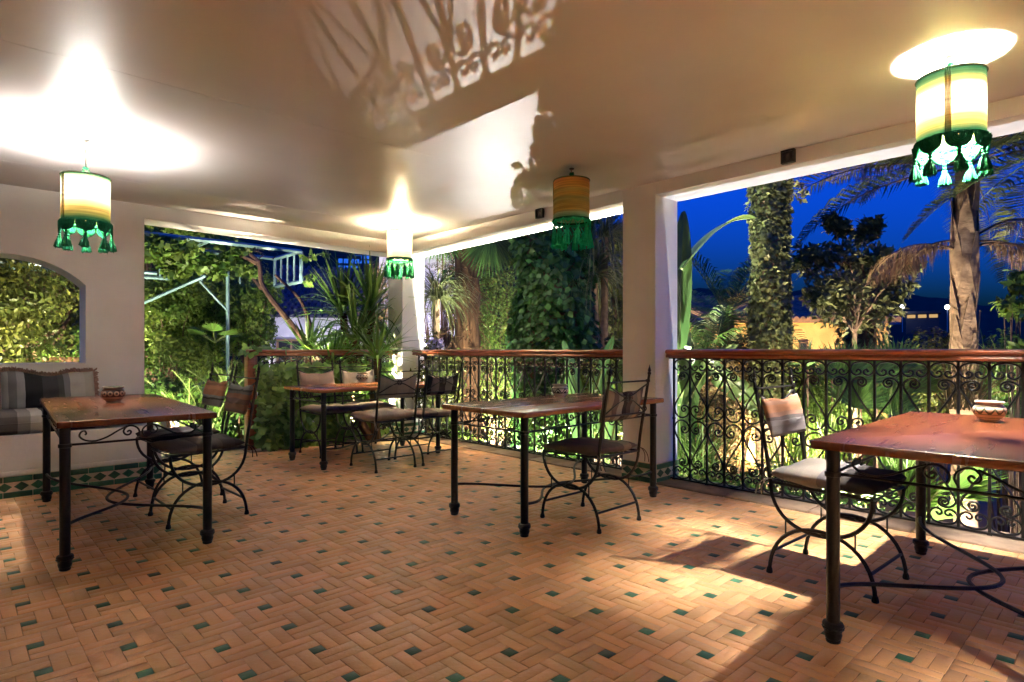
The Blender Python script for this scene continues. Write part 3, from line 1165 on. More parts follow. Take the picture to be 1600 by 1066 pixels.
def make_pot(label, x, y, z, s, mat, rimm):
    t = thing('painted_pot', label, 'pot', (x, y, z + .0005), random.uniform(0, 6), 'painted clay pots on the tables')
    pr = [(.030, 0), (.034, .003), (.033, .008), (.044, .018), (.054, .032), (.058, .046), (.057, .056), (.050, .068), (.042, .074), (.042, .078)]
    MB().lathe([(r * s, q * s) for r, q in pr], 28, capt=False).build('body', mat, t)
    MB().lathe([(r * s, q * s) for r, q in ((.042, .077), (.050, .079), (.052, .083), (.050, .087), (.043, .087), (.040, .082), (.036, .06), (.001, .055))], 28, capb=False).build('rim', rimm, t)
    return t


M_RIMD = pm('pot_rim_dark', (.10, .10, .07), .3, c2=(.25, .23, .17), vscale=60)
M_RIMW = pm('pot_rim_cream', (.45, .38, .30), .35, c2=(.30, .25, .19), vscale=50)
def pot_at(px, py, z):
    t = (CAM_H - z) * FPX / (py - 547)
    return at(px, t)
make_pot('dark brown clay pot with pale ovals on the bench table', *pot_at(177, 629, .75), .75, 1.22, pot_mat('pot_oval', (.40, .27, .19), (.045, .022, .018), (.040, .082), 6, 'oval'), M_RIMD)
make_pot('white clay pot with black zigzags on the table by the pillar', *pot_at(875, 621, .74), .74, 1.14, pot_mat('pot_zig', (.78, .68, .60), (.03, .028, .03), (.034, .070), 7, 'zig'), M_RIMW)
make_pot('cream clay pot with green swags on the glossy table', *pot_at(1546, 659, .762), .762, 1.12, pot_mat('pot_swag', (.55, .43, .33), (.06, .075, .05), (.036, .072), 5, 'swag'), M_RIMW)
make_pot('small black and white clay pot on the corner table', *pot_at(566, 597, .742), .742, 1.2, pot_mat('pot_small', (.45, .35, .27), (.03, .02, .018), (.032, .080), 6, 'oval'), M_RIMD)

# ------------------------------------------------------------------ woven lanterns
SG, SY, SW, SO = (.008, .055, .024), (.62, .36, .07), (.80, .70, .50), (.60, .30, .08)
M_SHADE = ramp_mat('shade_green_gold', [(0, SG), (.08, (.03, .11, .045)), (.16, (.22, .20, .05)), (.30, (.52, .33, .09)), (.44, (.66, .50, .26)), (.72, (.66, .54, .32)), (.82, (.40, .25, .06)), (.91, (.06, .12, .045)), (1, SG)],
                   axis=2, scale=1 / .30, offset=1.0, rough=.95, trans=.009, const=False, bump=.3, bscale=34, wob=.014, nst=(.12, .12, 3.4))
M_SHADE_L = ramp_mat('shade_green_gold_pale', [(0, SG), (.08, (.03, .11, .045)), (.16, (.22, .20, .05)), (.30, (.55, .36, .10)), (.44, (.70, .58, .34)), (.80, (.72, .62, .42)), (.93, (.34, .36, .16)), (1, SG)],
                     axis=2, scale=1 / .30, offset=1.0, rough=.95, trans=.038, const=False, bump=.3, bscale=34, wob=.014, nst=(.12, .12, 3.4))  # paler, more translucent copy of the gold shade, making up for a weaker bulb
M_SHADE_W = ramp_mat('shade_cream', [(0, (.60, .60, .45)), (.1, (.74, .68, .5)), (.5, SW), (.9, (.78, .66, .42)), (1, (.6, .5, .3))],
                     axis=2, scale=1 / .30, offset=1.0, rough=.95, trans=.035, const=False, bump=.3, bscale=34, wob=.014, nst=(.12, .12, 3.4))
M_SHADE_O = ramp_mat('shade_amber', [(0, (.07, .36, .19)), (.06, (.20, .46, .27)), (.16, (.36, .50, .28)), (.22, (.60, .42, .11)), (.40, (.50, .38, .10)), (.52, (.36, .37, .12)), (.62, (.64, .40, .10)), (.72, (.44, .36, .10)), (.82, (.68, .38, .10)), (.92, (.72, .35, .09)), (1, (.58, .25, .08))],
                     axis=2, scale=1 / .30, offset=1.0, rough=.95, trans=.12, const=False, bump=.35, bscale=34, wob=.016, nst=(.12, .12, 3.4))
M_YARN_UNLIT = pm('green_yarn_unlit', (.03, .58, .28), .95, spec=.1, c2=(.018, .40, .19), vscale=60, trans=.1, bump=.5, bscale=260)  # same yarn for the unlit lantern, lightened to make up for missing bulb light
M_YARN = pm('green_yarn', (.006, .11, .050), .95, spec=.1, c2=(.004, .075, .034), vscale=60, trans=.05, bump=.5, bscale=260)  # base colour darkened to offset the bulb glow on lit lanterns
M_RINGY = pm('ring_yarn', (.06, .13, .06), .95, spec=.1, c2=(.12, .10, .05), vscale=70)
M_CORD = pm('cord', (.25, .10, .08), .6)
M_BULBS = [emis('lamp_bulb_white', (1.0, .96, .90), BULB * .17), emis('lamp_bulb_gold', (1.0, .80, .48), BULB * .5), emis('lamp_bulb_warm', (1.0, .94, .84), BULB)]
M_BULBOFF = pm('bulb_off', (.75, .73, .68), .3)
M_BRASS = pm('socket', (.05, .05, .05), .5)
LH, LR = .30, .135


def swag_tassel():
    mb = MB()
    for k in range(6):
        a = .050 - .0085 * k
        d = .062 - .009 * k
        pts = [(a * math.cos(q), .004 * math.sin(3 * q + k), -d * math.sin(q) ** .8) for q in [PI * i / 10 for i in range(11)]]
        mb.tube(pts, .0062, 5)
    for z in (-.070, -.086):
        mb.ball((0, 0, z), .0095, 8, 5)
    return mb


def tuft(L_, r1):
    mb = MB()
    rr = random.Random(5)
    mb.lathe([(.006, 0), (.012, -.006), (.010, -.014), (.013, -.02), (r1 * .75, -L_ * .55), (r1, -L_ * .95), (r1 * .9, -L_)][::-1], 14, rid=.16)
    for k in range(26):
        a = rr.uniform(0, 6.28)
        q = rr.uniform(.5, 1.1) * r1
        mb.tube([(.01 * math.cos(a), .01 * math.sin(a), -.02), (q * .8 * math.cos(a), q * .8 * math.sin(a), -L_ * .6), (q * 1.08 * math.cos(a), q * 1.08 * math.sin(a), -L_ * rr.uniform(.98, 1.12))], [.003, .003, .0015], 4)
    return mb


TS = swag_tassel().mesh('tassel', M_YARN)
TT = tuft(.075, .026).mesh('tuft', M_YARN)
net = MB()
for s in (-1, 1):
    for q in (-.004, .004):
        net.tube([(s * .036, .002 * s, 0), (s * .020, .006 * s, -.035), (0, .004 * s + q, -.072)], .0035, 5)
    net.tube([(0, 0, -.072), (s * .018, .004 * s, -.10), (s * .035, .002, -.135)], .003, 5)
net.box(-.036, -.004, -.030, .036, .004, .004) if False else None
for k in range(9):
    x = -.034 + .0085 * k
    net.tube([(x, 0, .003), (x * .96, .004, -.012), (x * .85, .002, -.030 + abs(x) * .5)], .0045, 4)
TN = net.mesh('tassel', M_YARN)
TNT = tuft(.125, .022).mesh('tuft', M_YARN)


def lantern(label, x, y, drop, shade_m, style, lit, yaw=0.0, bz=.135):
    t = thing('woven_lantern', label, 'lantern', (x, y, CEIL), yaw, 'woven lanterns hanging from the terrace ceiling')
    MB().lathe([(.001, -.008), (.016, -.008), (.020, -.002), (.020, .0)], 14).build('ceiling_hook', M_BRASS, t)
    k0 = -(drop - .062)
    pts = [(0, 0, 0), (.003, .002, k0 * .35), (-.002, .003, k0 * .7), (0, 0, k0)]
    MB().tube(catmull(pts, 4), .0035, 6).build('cord', M_CORD, t)
    kn = MB()
    for q in range(5):
        kn.tube([((.012 + .003 * (q % 2)) * math.cos(a + q), (.012 + .003 * (q % 2)) * math.sin(a + q), k0 - .002 - .008 * q + .004 * math.sin(2 * a)) for a in [2 * PI * i / 9 for i in range(9)]], .0055, 5, True)
    kn.build('knot', M_YARN, t)
    for q in range(4):
        a = q * PI / 2 + .3
        MB().tube([(.008 * math.cos(a), .008 * math.sin(a), k0 - .022), (LR * math.cos(a), LR * math.sin(a), -drop)], .0028, 5).build('wire', M_RINGY, t)
    tor = MB().tube([(LR * math.cos(a), LR * math.sin(a), 0) for a in [2 * PI * i / 40 for i in range(40)]], .0055, 6, True).mesh('ring', M_RINGY)
    obj('ring', tor, t, (0, 0, -drop))
    prof = []
    nrow = 42
    for i in range(nrow * 2 + 1):
        prof.append((LR - .001 + (.0013 if i % 2 else -.0009), -LH * i / (nrow * 2)))
    MB().lathe(prof[::-1], 56, capb=False, capt=False).build('shade', shade_m, t, (0, 0, -drop), ang=80)
    seam = MB()
    for dx in (-.008, 0, .008):
        a = .9 + dx / LR
        seam.tube([((LR + .003) * math.cos(a), (LR + .003) * math.sin(a), -.002), ((LR + .003) * math.cos(a), (LR + .003) * math.sin(a), -LH + .002)], .0045, 4)
    seam.build('seam', shade_m, t, (0, 0, -drop))
    obj('ring', MB().tube([((LR + .004) * math.cos(a), (LR + .004) * math.sin(a), 0) for a in [2 * PI * i / 40 for i in range(40)]], .008, 6, True).mesh('ring', M_YARN), t, (0, 0, -drop - LH))
    nt = 8 if style == 'swag' else 12
    for q in range(nt):
        a = 2 * PI * (q + .5) / nt
        rz_ = a + PI / 2
        ym = M_YARN if lit else M_YARN_UNLIT
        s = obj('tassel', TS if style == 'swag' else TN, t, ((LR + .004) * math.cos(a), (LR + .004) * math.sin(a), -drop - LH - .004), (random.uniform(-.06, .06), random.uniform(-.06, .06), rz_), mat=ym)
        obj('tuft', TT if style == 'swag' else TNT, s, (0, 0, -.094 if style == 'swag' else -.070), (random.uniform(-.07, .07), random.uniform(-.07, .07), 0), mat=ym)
    b = MB()
    zb = -drop - bz
    b.lathe([(.003, -.045), (.018, -.040), (.029, -.026), (.032, -.010), (.028, .008), (.018, .026), (.014, .034)], 16)
    bo = b.build('bulb', M_BULBS[lit - 1] if lit else M_BULBOFF, t, (0, 0, zb))
    MB().lathe([(.016, .034), (.018, .036), (.018, .075), (.006, .085), (.004, (drop + bz - .065) if drop > .12 else .12)], 12).build('socket', M_BRASS, bo)
    return t


lantern('lit green and gold woven lantern on a long cord above the bench table', .67, 4.79, .245, M_SHADE_L, 'swag', 1, 2.6, .028)
lantern('lit cream woven lantern with netted green fringe in the corner', 3.61, 5.61, .085, M_SHADE_W, 'net', 2, .6, .028)
lantern('unlit amber woven lantern with long green fringe near the pillar', 3.46, 3.00, .095, M_SHADE_O, 'net', 0, 1.3)
lantern('lit green and gold woven lantern above the glossy table', 3.43, .63, .10, M_SHADE, 'swag', 3, 2.35)
lantern('added woven fill lantern over the open floor behind the viewpoint', 1.6, -.95, .10, M_SHADE, 'swag', 3, 1.0)  # added out of view, to even out the light on the floor
lantern('added woven fill lantern by the house wall behind the viewpoint', -1.9, 1.9, .10, M_SHADE_W, 'net', 1, .3)  # second added lantern out of view, more fill for the room

# square black lamp boxes on the beams
M_BLACK = pm('black_plastic', (.02, .018, .018), .4)
M_LENS = pm('dark_lens', (.06, .05, .05), .08)
for (px, lb) in ((1233, 'small black square wall box on the beam over the widest opening'), (845, 'small black square wall box on the beam near the amber lantern')):
    r = (px - 800) / FPX
    t_ = XR / (CA * r + SA)
    y = t_ * (CA - SA * r)
    z = 2.435
    w = thing('wall_box', lb, 'wall box', (XR, y, z))
    m = MB()
    for (a0, b0, a1, b1) in ((-.045, -.045, -.034, .045), (.034, -.045, .045, .045), (-.034, -.045, .034, -.034), (-.034, .034, .034, .045)):
        m.box(-.032, a0, b0, 0, a1, b1)
    m.box(-.016, -.034, -.034, -.001, .034, .034)
    m.build('frame', M_BLACK, w, smooth=False)
    l = MB()
    l.lathe([(.001, .012), (.016, .011), (.026, .004), (.028, 0)][::-1], 18)
    l.build('lens', M_LENS, w, (-.016, 0, 0), (0, -PI / 2, 0))

# ------------------------------------------------------------------ garden: ground, hills
GZ = -2.4


def ground_h(x, y):
    up = np.clip((5.6 - x) / 1.2, 0, 1) * np.clip((y - 5.8) / .6, 0, 1)
    up = up * up * (3 - 2 * up)
    z = GZ + (2.30) * up
    z = z + .05 * np.sin(x * 1.7 + y * .6) + .04 * np.sin(y * 2.3 - x)
    far = np.hypot(x, y)
    return z - np.clip((far - 25) / 200, 0, 1) * 4


M_SOIL = pm('garden_soil', (.085, .06, .04), .95, c2=(.05, .05, .025), vscale=1.4, bump=.6, bscale=25, coord='Position', detail=8)
gx = np.concatenate([[-900, -300, -100, -40], np.arange(-16, 26, .5), [40, 100, 300, 900]])
gy = np.concatenate([[-900, -300, -100, -40], np.arange(-16, 26, .5), [40, 100, 300, 900]])
XX, YY = np.meshgrid(gx, gy)
ZZ = ground_h(XX, YY)
nx_, ny_ = len(gx), len(gy)
V = np.stack([XX.ravel(), YY.ravel(), ZZ.ravel()], 1)
ii, jj = np.meshgrid(np.arange(nx_ - 1), np.arange(ny_ - 1))
a_ = (jj * nx_ + ii).ravel()
F = np.stack([a_, a_ + 1, a_ + nx_ + 1, a_ + nx_], 1)
struct(obj('garden_ground', np_mesh('garden_ground', V, F, M_SOIL, True)))

# far hills: a ridge seen over the garden, higher on the pergola side
M_HILL = pm('hill', (.030, .036, .026), 1.0, c2=(.045, .05, .034), vscale=.03, coord='Position', spec=.05)
ridge = [(-900, 300), (-300, 330), (0, 300), (300, 310), (480, 325), (600, 335), (700, 395), (900, 432), (1100, 455), (1250, 452), (1320, 458), (1420, 464), (1500, 470), (1600, 480), (2000, 470), (2600, 480)]
pxs = np.arange(-900, 2601, 12)
ry = np.interp(pxs, [q[0] for q in ridge], [q[1] for q in ridge]) + rng.normal(0, 1.2, len(pxs)) + 3 * np.sin(pxs * .021) + 1.5 * np.sin(pxs * .083)
V, F = [], []
lv = [(140, 0.0), (190, .25), (250, .62), (310, 1.0), (420, 1.02)]
for k, px in enumerate(pxs):
    zr_ = (547 - ry[k]) / FPX * 310 + CAM_H
    for (t_, f_) in lv:
        x, y = at(px, t_)
        V.append((x, y, -7 + (zr_ + 7) * f_ + (rng.normal(0, .7) if 0 < f_ < 1 else 0)))
for k in range(len(pxs) - 1):
    for l in range(len(lv) - 1):
        a = k * len(lv) + l
        F.append((a, a + len(lv), a + len(lv) + 1, a + 1))
struct(obj('hills', np_mesh('hills', np.array(V), np.array(F), M_HILL, True)))


# ------------------------------------------------------------------ plant builders
def unit(v):
    return v / np.maximum(np.linalg.norm(v, axis=1, keepdims=True), 1e-9)


KITE = (np.array([(0, 0, 0), (.42, .5, .07), (1, 0, -.05), (.42, -.5, .07)]), np.array([(0, 1, 2), (0, 2, 3)]))
LONG = (np.array([(0, 0, 0), (.35, .5, .05), (.75, .34, .02), (1, 0, -.10), (.75, -.34, .02), (.35, -.5, .05), (.5, 0, 0)]),
        np.array([(0, 6, 1), (1, 6, 2), (2, 6, 3), (3, 6, 4), (4, 6, 5), (5, 6, 0)]))
IVY = (np.array([(.32, 0, .03), (0, .06, 0), (-.10, .34, -.03), (.22, .54, -.05), (.38, .30, 0), (.70, .34, -.04), (1.0, 0, -.08), (.70, -.34, -.04), (.38, -.30, 0), (.22, -.54, -.05), (-.10, -.34, -.03), (0, -.06, 0)]),
       np.array([(0, i, i + 1) for i in range(1, 11)] + [(0, 11, 1)]))


def leaf_arrays(pos, nrm, tan, size, aspect, shape):
    T_, F_ = shape
    n = len(pos)
    nrm = unit(nrm)
    tan = tan - nrm * np.sum(tan * nrm, 1, keepdims=True)
    tan = unit(tan)
    bit = np.cross(nrm, tan)
    s = np.asarray(size)[:, None, None]
    a = aspect if np.isscalar(aspect) else np.asarray(aspect)[:, None, None]
    V = pos[:, None, :] + s * (T_[None, :, 0:1] * tan[:, None, :] + a * T_[None, :, 1:2] * bit[:, None, :] + T_[None, :, 2:3] * nrm[:, None, :])
    F = (F_[None] + (np.arange(n) * len(T_))[:, None, None]).reshape(-1, 3)
    return V.reshape(-1, 3), F


def rnd(n, s=1.0):
    return rng.normal(0, s, (n, 3))


def leaf_cloud(name, mat, parent, pos, size, aspect=.55, shape=KITE, out=None, up=.35, droop=.6):
    """leaves at pos; out: outward normals that leaf faces lean towards"""
    n = len(pos)
    nr = rnd(n) * .75 + np.array([0, 0, up])
    if out is not None:
        nr = nr * .6 + unit(out) * .9
    tn = rnd(n) + np.array([0, 0, -droop])
    if out is not None:
        tn = tn + unit(out) * .35
    V, F = leaf_arrays(pos, nr, tn, rng.uniform(size[0], size[1], n), aspect, shape)
    return obj(name, np_mesh(name, V, F, mat), parent)


def blob_points(n, centers, radii):
    """points spread through clumps, denser near their skins"""
    k = rng.integers(0, len(centers), n)
    c = np.asarray(centers)[k]
    r = np.asarray(radii)[k]
    if r.ndim == 1:
        r = np.repeat(r[:, None], 3, 1)
    d = unit(rnd(n))
    rad = rng.uniform(0.25, 1, n) ** .55
    return c + d * r * rad[:, None], d


class Tris:
    def __init__(s):
        s.V, s.F, s.n = [], [], 0
    def add(s, V, F):
        s.V.append(np.asarray(V, float)); s.F.append(np.asarray(F) + s.n); s.n += len(V)
    def build(s, name, mat, parent, smooth=False):
        return obj(name, np_mesh(name, np.concatenate(s.V), np.concatenate(s.F), mat, smooth), parent)


def blade(acc, p, d, L_, w, droop, n=6, twist=0.0, fold=.25, side=None):
    """strap leaf: from p along d, bending down, folded along its rib"""
    p = np.asarray(p, float); d = np.asarray(d, float) / np.linalg.norm(d)
    if side is None:
        side = np.cross(d, (0, 0, 1))
        if np.linalg.norm(side) < .1:
            side = np.array([1.0, 0, 0])
    side = side / np.linalg.norm(side)
    if twist:
        u_ = np.cross(side, d)
        side = side * math.cos(twist) + u_ * math.sin(twist)
    vs = []
    q = p.copy()
    dd = d.copy()
    st = L_ / n
    for i in range(n + 1):
        f = i / n
        ww = w * (math.sin(PI * min(1, .12 + f * .88)) ** .6) * (1 - f ** 4 * .9)
        nm = np.cross(side, dd)
        vs += [q - side * ww / 2 + nm * ww * fold * .5, q, q + side * ww / 2 + nm * ww * fold * .5]
        dd = dd + np.array([0, 0, -droop * st * (0.4 + f)])
        dd /= np.linalg.norm(dd)
        q = q + dd * st
    F = []
    for i in range(n):
        for k in (0, 1):
            a = i * 3 + k
            F += [(a, a + 1, a + 4), (a, a + 4, a + 3)]
    acc.add(vs, F)


def frond(acc, stem, p, d, L_, lw, droop, nl=34, lift=.25, hang=.4, w=.022, ang=1.0):
    """feather palm frond: arched rib with rows of narrow leaflets"""
    p = np.asarray(p, float); d = np.asarray(d, float) / np.linalg.norm(d)
    pts = [p.copy()]
    dirs = [d.copy()]
    n = 14
    q, dd = p.copy(), d.copy()
    for i in range(n):
        dd = dd + np.array([0, 0, -droop * L_ / n * (.3 + 1.2 * i / n)])
        dd /= np.linalg.norm(dd)
        q = q + dd * L_ / n
        pts.append(q.copy()); dirs.append(dd.copy())
    stem.tube([tuple(x) for x in pts], [max(.004, .016 * (1 - i / (n + 1))) for i in range(n + 1)], 5)
    side0 = np.cross(d, (0, 0, 1.0))
    side0 /= max(np.linalg.norm(side0), 1e-6)
    for k in range(nl):
        f = .14 + .86 * (k + .5) / nl
        i = min(int(f * n), n - 1)
        fr_ = f * n - i
        base = pts[i] * (1 - fr_) + pts[i + 1] * fr_
        t_ = dirs[i]
        nm = np.cross(side0, t_)
        ll = lw * math.sin(PI * (.12 + .8 * f)) * rng.uniform(.85, 1.1)
        for s in (-1, 1):
            dv = side0 * s * ang + t_ * .55 + nm * lift + rng.normal(0, .06, 3)
            dv /= np.linalg.norm(dv)
            tip = base + dv * ll * .6
            tip2 = tip + (dv + np.array([0, 0, -hang * 1.6])) / np.linalg.norm(dv + np.array([0, 0, -hang * 1.6])) * ll * .4
            wv = t_ * w / 2
            mid = base + dv * ll * .3
            acc.add([base, mid + wv, mid - wv, tip + wv * .8, tip - wv * .8, tip2], [(0, 1, 2), (1, 3, 4), (1, 4, 2), (3, 5, 4)])


def fan_leaf(acc, stem, p, d, stalk, rad, nb=26, spread=2.5, droop=.5, face=None):
    """fan palm leaf: a stalk with pleated blades splayed in one plane"""
    p = np.asarray(p, float); d = np.asarray(d, float) / np.linalg.norm(d)
    h = p + d * stalk + np.array([0, 0, -droop * .15 * stalk])
    stem.tube([tuple(p), tuple((p + h) / 2 + np.array([0, 0, .04 * stalk])), tuple(h)], [.014, .011, .009], 5)
    side = np.cross(d, (0, 0, 1.0)); side /= max(np.linalg.norm(side), 1e-6)
    if face is not None:
        f_ = np.asarray(face, float); f_ /= np.linalg.norm(f_)
        side = np.cross(d, f_); side /= max(np.linalg.norm(side), 1e-6)
    for k in range(nb):
        a = -spread / 2 + spread * (k + .5) / nb
        dv = d * math.cos(a) + side * math.sin(a)
        L_ = rad * (.72 + .28 * math.cos(a)) * rng.uniform(.92, 1.06)
        sd = -d * math.sin(a) + side * math.cos(a)
        blade(acc, h, dv, L_, rad * spread / nb * .85, droop * rng.uniform(.7, 1.4), 5, fold=.5, side=sd)


def banana_leaf(acc, stem, p, d, L_, w, droop, twist=0.0, torn=0):
    """broad leaf with midrib and wind-torn margins"""
    p = np.asarray(p, float); d = np.asarray(d, float) / np.linalg.norm(d)
    side = np.cross(d, (0, 0, 1.0))
    if np.linalg.norm(side) < .15:
        side = np.array([CA, -SA, 0.0])
    side /= np.linalg.norm(side)
    u_ = np.cross(side, d)
    side = side * math.cos(twist) + u_ * math.sin(twist)
    n = 30
    q, dd = p.copy(), d.copy()
    rib = []
    row = []
    for i in range(n + 1):
        f = i / n
        ww = w * (math.sin(PI * (.06 + .93 * f)) ** .55)
        nm = np.cross(side, dd)
        row.append((q.copy(), side.copy(), nm.copy(), ww, dd.copy()))
        rib.append(tuple(q - nm * .006))
        dd = dd + np.array([0, 0, -droop * L_ / n * (.25 + 1.3 * f)])
        dd /= np.linalg.norm(dd)
        q = q + dd * L_ / n
    stem.tube(rib, [max(.004, .018 * (1 - i / (n + 2))) for i in range(n + 1)], 5)
    for s in (-1, 1):
        i = 0
        while i < n:
            k = min(n - i, int(rng.integers(2, 5)) if torn else n)
            sag = rng.uniform(.05, .35) if torn else .10
            vs, F = [], []
            for j in range(k + 1):
                c, sd, nm, ww, t_ = row[i + j]
                cj = (row[i][0] + row[i + k][0]) / 2 if torn else c
                for m_ in range(4):
                    g = m_ / 3
                    vs.append(c * (1 - .22 * g ** 2) + cj * .22 * g ** 2 + sd * s * ww / 2 * g + nm * (.28 * ww / 2 * g - sag * ww * g * g))
            for j in range(k):
                for m_ in range(3):
                    a = j * 4 + m_
                    F += [(a, a + 1, a + 5), (a, a + 5, a + 4)]
            acc.add(vs, F)
            i += k


def branchy(stem, base, tips, r0=.02, wob=.08, n=7):
    """tapered limbs from one base to many tips"""
    base = np.asarray(base, float)
    for tp in tips:
        tp = np.asarray(tp, float)
        pts = []
        for i in range(n + 1):
            f = i / n
            p = base * (1 - f) + tp * f
            p = p + np.array([0, 0, 1.0]) * .12 * math.sin(PI * f) * np.linalg.norm(tp - base) + rng.normal(0, wob * .15, 3) * math.sin(PI * f)
            pts.append(tuple(p))
        stem.tube(pts, [max(.004, r0 * (1 - .8 * i / n)) for i in range(n + 1)], 6)


L_OLIVE = leafm('leaf_olive', (.085, .095, .016), (.045, .065, .012))
L_LIME = leafm('leaf_lime', (.12, .185, .028), (.06, .125, .02))
L_MID = leafm('leaf_mid', (.055, .115, .022), (.03, .075, .014))
L_DARK = leafm('leaf_dark', (.045, .12, .026), (.022, .072, .016))
L_IVY = leafm('leaf_ivy', (.22, .36, .09), (.09, .19, .045), trans=.25)
L_STRAP = leafm('leaf_strap', (.10, .19, .035), (.055, .125, .022), trans=.3, rough=.35)
L_FERN = leafm('leaf_fern', (.09, .16, .018), (.06, .12, .015), trans=.3)
L_DRY = leafm('leaf_dry', (.17, .12, .05), (.10, .07, .03), trans=.25, rough=.8)
L_DEAD = leafm('frond_dead', (.30, .19, .10), (.19, .115, .06), trans=.2, rough=.85)
L_PALE = leafm('leaf_pale', (.085, .145, .045), (.05, .10, .03), trans=.3, rough=.35)
L_GREY = leafm('leaf_grey', (.16, .165, .065), (.09, .105, .04), trans=.3)
M_BARK = pm('bark', (.11, .06, .036), .9, c2=(.055, .03, .02), vscale=12, stretch=(1, 1, .25), bump=.9, bscale=28)
M_FIBRE = pm('palm_fibre', (.12, .062, .028), .95, c2=(.05, .025, .012), vscale=16, stretch=(1, 1, .2), bump=1.0, bscale=40)
M_PALE_BARK = pm('pale_bark', (.25, .165, .10), .9, c2=(.14, .085, .05), vscale=7, stretch=(1, 1, 1.6), bump=.9, bscale=18)
M_STALK = pm('green_stalk', (.10, .14, .04), .5, var=.3, vscale=10)


def plant(name, label, cat, x, y, z=None, group=None):
    return thing(name, label, cat, (0, 0, 0), 0, group)


# each plant's meshes are written in world coordinates under an empty at the origin of its foot
def foot(t, x, y, z):
    """put the plant's empty at its foot and keep the world-space meshes where they are"""
    t.location = (x, y, z)
    for ch in t.children:
        ch.location = (-x, -y, -z)


def shrub(name, label, c, rad, n, mat, size, base=None, nclump=14, aspect=.5, shape=KITE, cat='shrub', group=None, r0=.015, bark=None, clr=(.30, .5), limbs=None):
    c = np.asarray(c, float); rad = np.asarray(rad, float)
    t = thing(name, label, cat, (0, 0, 0), 0, group)
    d = unit(rnd(nclump)) * (rng.uniform(0.3, 1, (nclump, 1)) ** .5)
    cen = c + d * rad * .80
    rr = np.stack([rng.uniform(clr[0], clr[1], nclump)] * 3, 1) * rad.mean()
    pos, out = blob_points(n, cen, rr)
    o2 = unit(pos - c) + out
    leaf_cloud('crown', mat, t, pos, size, aspect, shape, out=o2)
    if base is None:
        base = (c[0], c[1], float(ground_h(c[0], c[1])))
    st = MB()
    branchy(st, base, cen[:limbs or nclump], r0)
    st.build('branches', bark or M_BARK, t)
    foot(t, *base)
    return t


def gp(px, py, t):
    x, y = at(px, t)
    return np.array([x, y, zt(py, t)])


# ------------------------------------------------------------------ pergola side (behind the arched wall and the ivy railing)
# blue-green metal pergola
M_BLUE = pm('pergola_paint', (.14, .25, .27), .45, c2=(.11, .20, .22), vscale=6, bump=.1, bscale=50)
pg = thing('metal_pergola', 'pale blue metal pergola with a laddered end, overgrown by a vine', 'pergola', (1.7, 9.2, -.1))
PX0, PX1, PY0, PY1, PZ0, PZ1 = -1.2, 3.88, 8.72, 9.70, 2.13, 2.58
def pbar(nm, a, b, w=.028):
    m = MB()
    a, b = Vector(a) - Vector((1.7, 9.2, -.1)), Vector(b) - Vector((1.7, 9.2, -.1))
    m.tube([a, b], w, 4)
    return m.build(nm, M_BLUE, pg, smooth=False)
for y in (PY0, PY1):
    pbar('long_beam', (PX0, y, PZ1), (PX1, y, PZ1), .032)
pbar('low_beam', (PX0, PY1, PZ0), (2.35, PY1, PZ0), .026)
pbar('low_beam', (PX0, PY1 + .5, PZ0 + .12), (2.3, PY1 + .5, PZ0 + .12), .024)
for x in (PX0, .1, 1.35, 2.6):
    pbar('cross_beam', (x, PY0, PZ1), (x, PY1, PZ1), .026)
for z in (PZ0, PZ1):
    pbar('end_beam', (PX1, PY0, z), (PX1, PY1, z), .032)
for k in range(5):
    y = PY0 + (PY1 - PY0) * k / 4
    pbar('spindle', (PX1, y, PZ0), (PX1, y, PZ1), .030 if k in (0, 4) else .017)
for k in range(9):
    x = PX1 - .55 * (k + 1)
    pbar('spindle', (x, PY1, PZ0), (x, PY1, PZ1), .015)
for x, y in ((3.15, PY1), (PX0, PY0), (PX0, PY1), (.45, PY1)):
    pbar('post', (x, y, -.15), (x, y, PZ1), .026)
pbar('brace', (1.95, PY1, 1.72), (2.6, PY0 + .2, 2.12), .022)
pbar('brace', (3.15, PY1, 1.7), (2.75, PY1, PZ0), .018)

# the vine: trunks lean up from beside the ivy railing, leaves along the pergola
vt = thing('grape_vine', 'old twisted vine climbing from the railing onto the blue pergola', 'vine', (0, 0, 0))
st = MB()
def pxpath(lst):
    return [tuple(gp(*q)) for q in lst]
st.tube(catmull(pxpath([(508, 700, 8.0), (502, 590, 8.0), (490, 545, 8.05), (462, 515, 8.1), (440, 488, 8.15), (420, 462, 8.2), (408, 440, 8.3), (405, 412, 8.35), (392, 398, 8.45)]), 4), [.052 - .0008 * i for i in range(33)], 8)
st.tube(catmull(pxpath([(500, 640, 8.05), (487, 540, 8.15), (484, 505, 8.25), (470, 470, 8.35), (452, 450, 8.5), (430, 430, 8.6)]), 4), [.034 - .0008 * i for i in range(21)], 7)
st.tube(catmull(pxpath([(405, 412, 8.35), (380, 402, 8.5), (345, 405, 8.55), (300, 410, 8.5), (262, 408, 8.5), (226, 402, 8.5)]), 4), [.042 - .0012 * i for i in range(21)], 7)
st.tube(catmull(pxpath([(408, 450, 8.3), (398, 437, 8.7), (385, 425, 9.0), (378, 420, 9.2)]), 4), [.034 - .0012 * i for i in range(13)], 6)
for k in range(9):
    px = 250 + k * 22
    st.tube(catmull(pxpath([(px, 405, 8.5), (px + 8, 396, 8.9), (px - 6, 392, 9.3), (px + 12, 388, 9.6)]), 3), .008, 5)
trk = st.build('trunk', M_BARK, vt)
cen, rr = [], []
for k in range(60):
    x = rng.uniform(-1.0, 3.3); y = rng.uniform(8.75, 9.9); z = rng.uniform(2.66, 3.1)
    cen.append((x, y, z)); rr.append((.22, .22, .13))
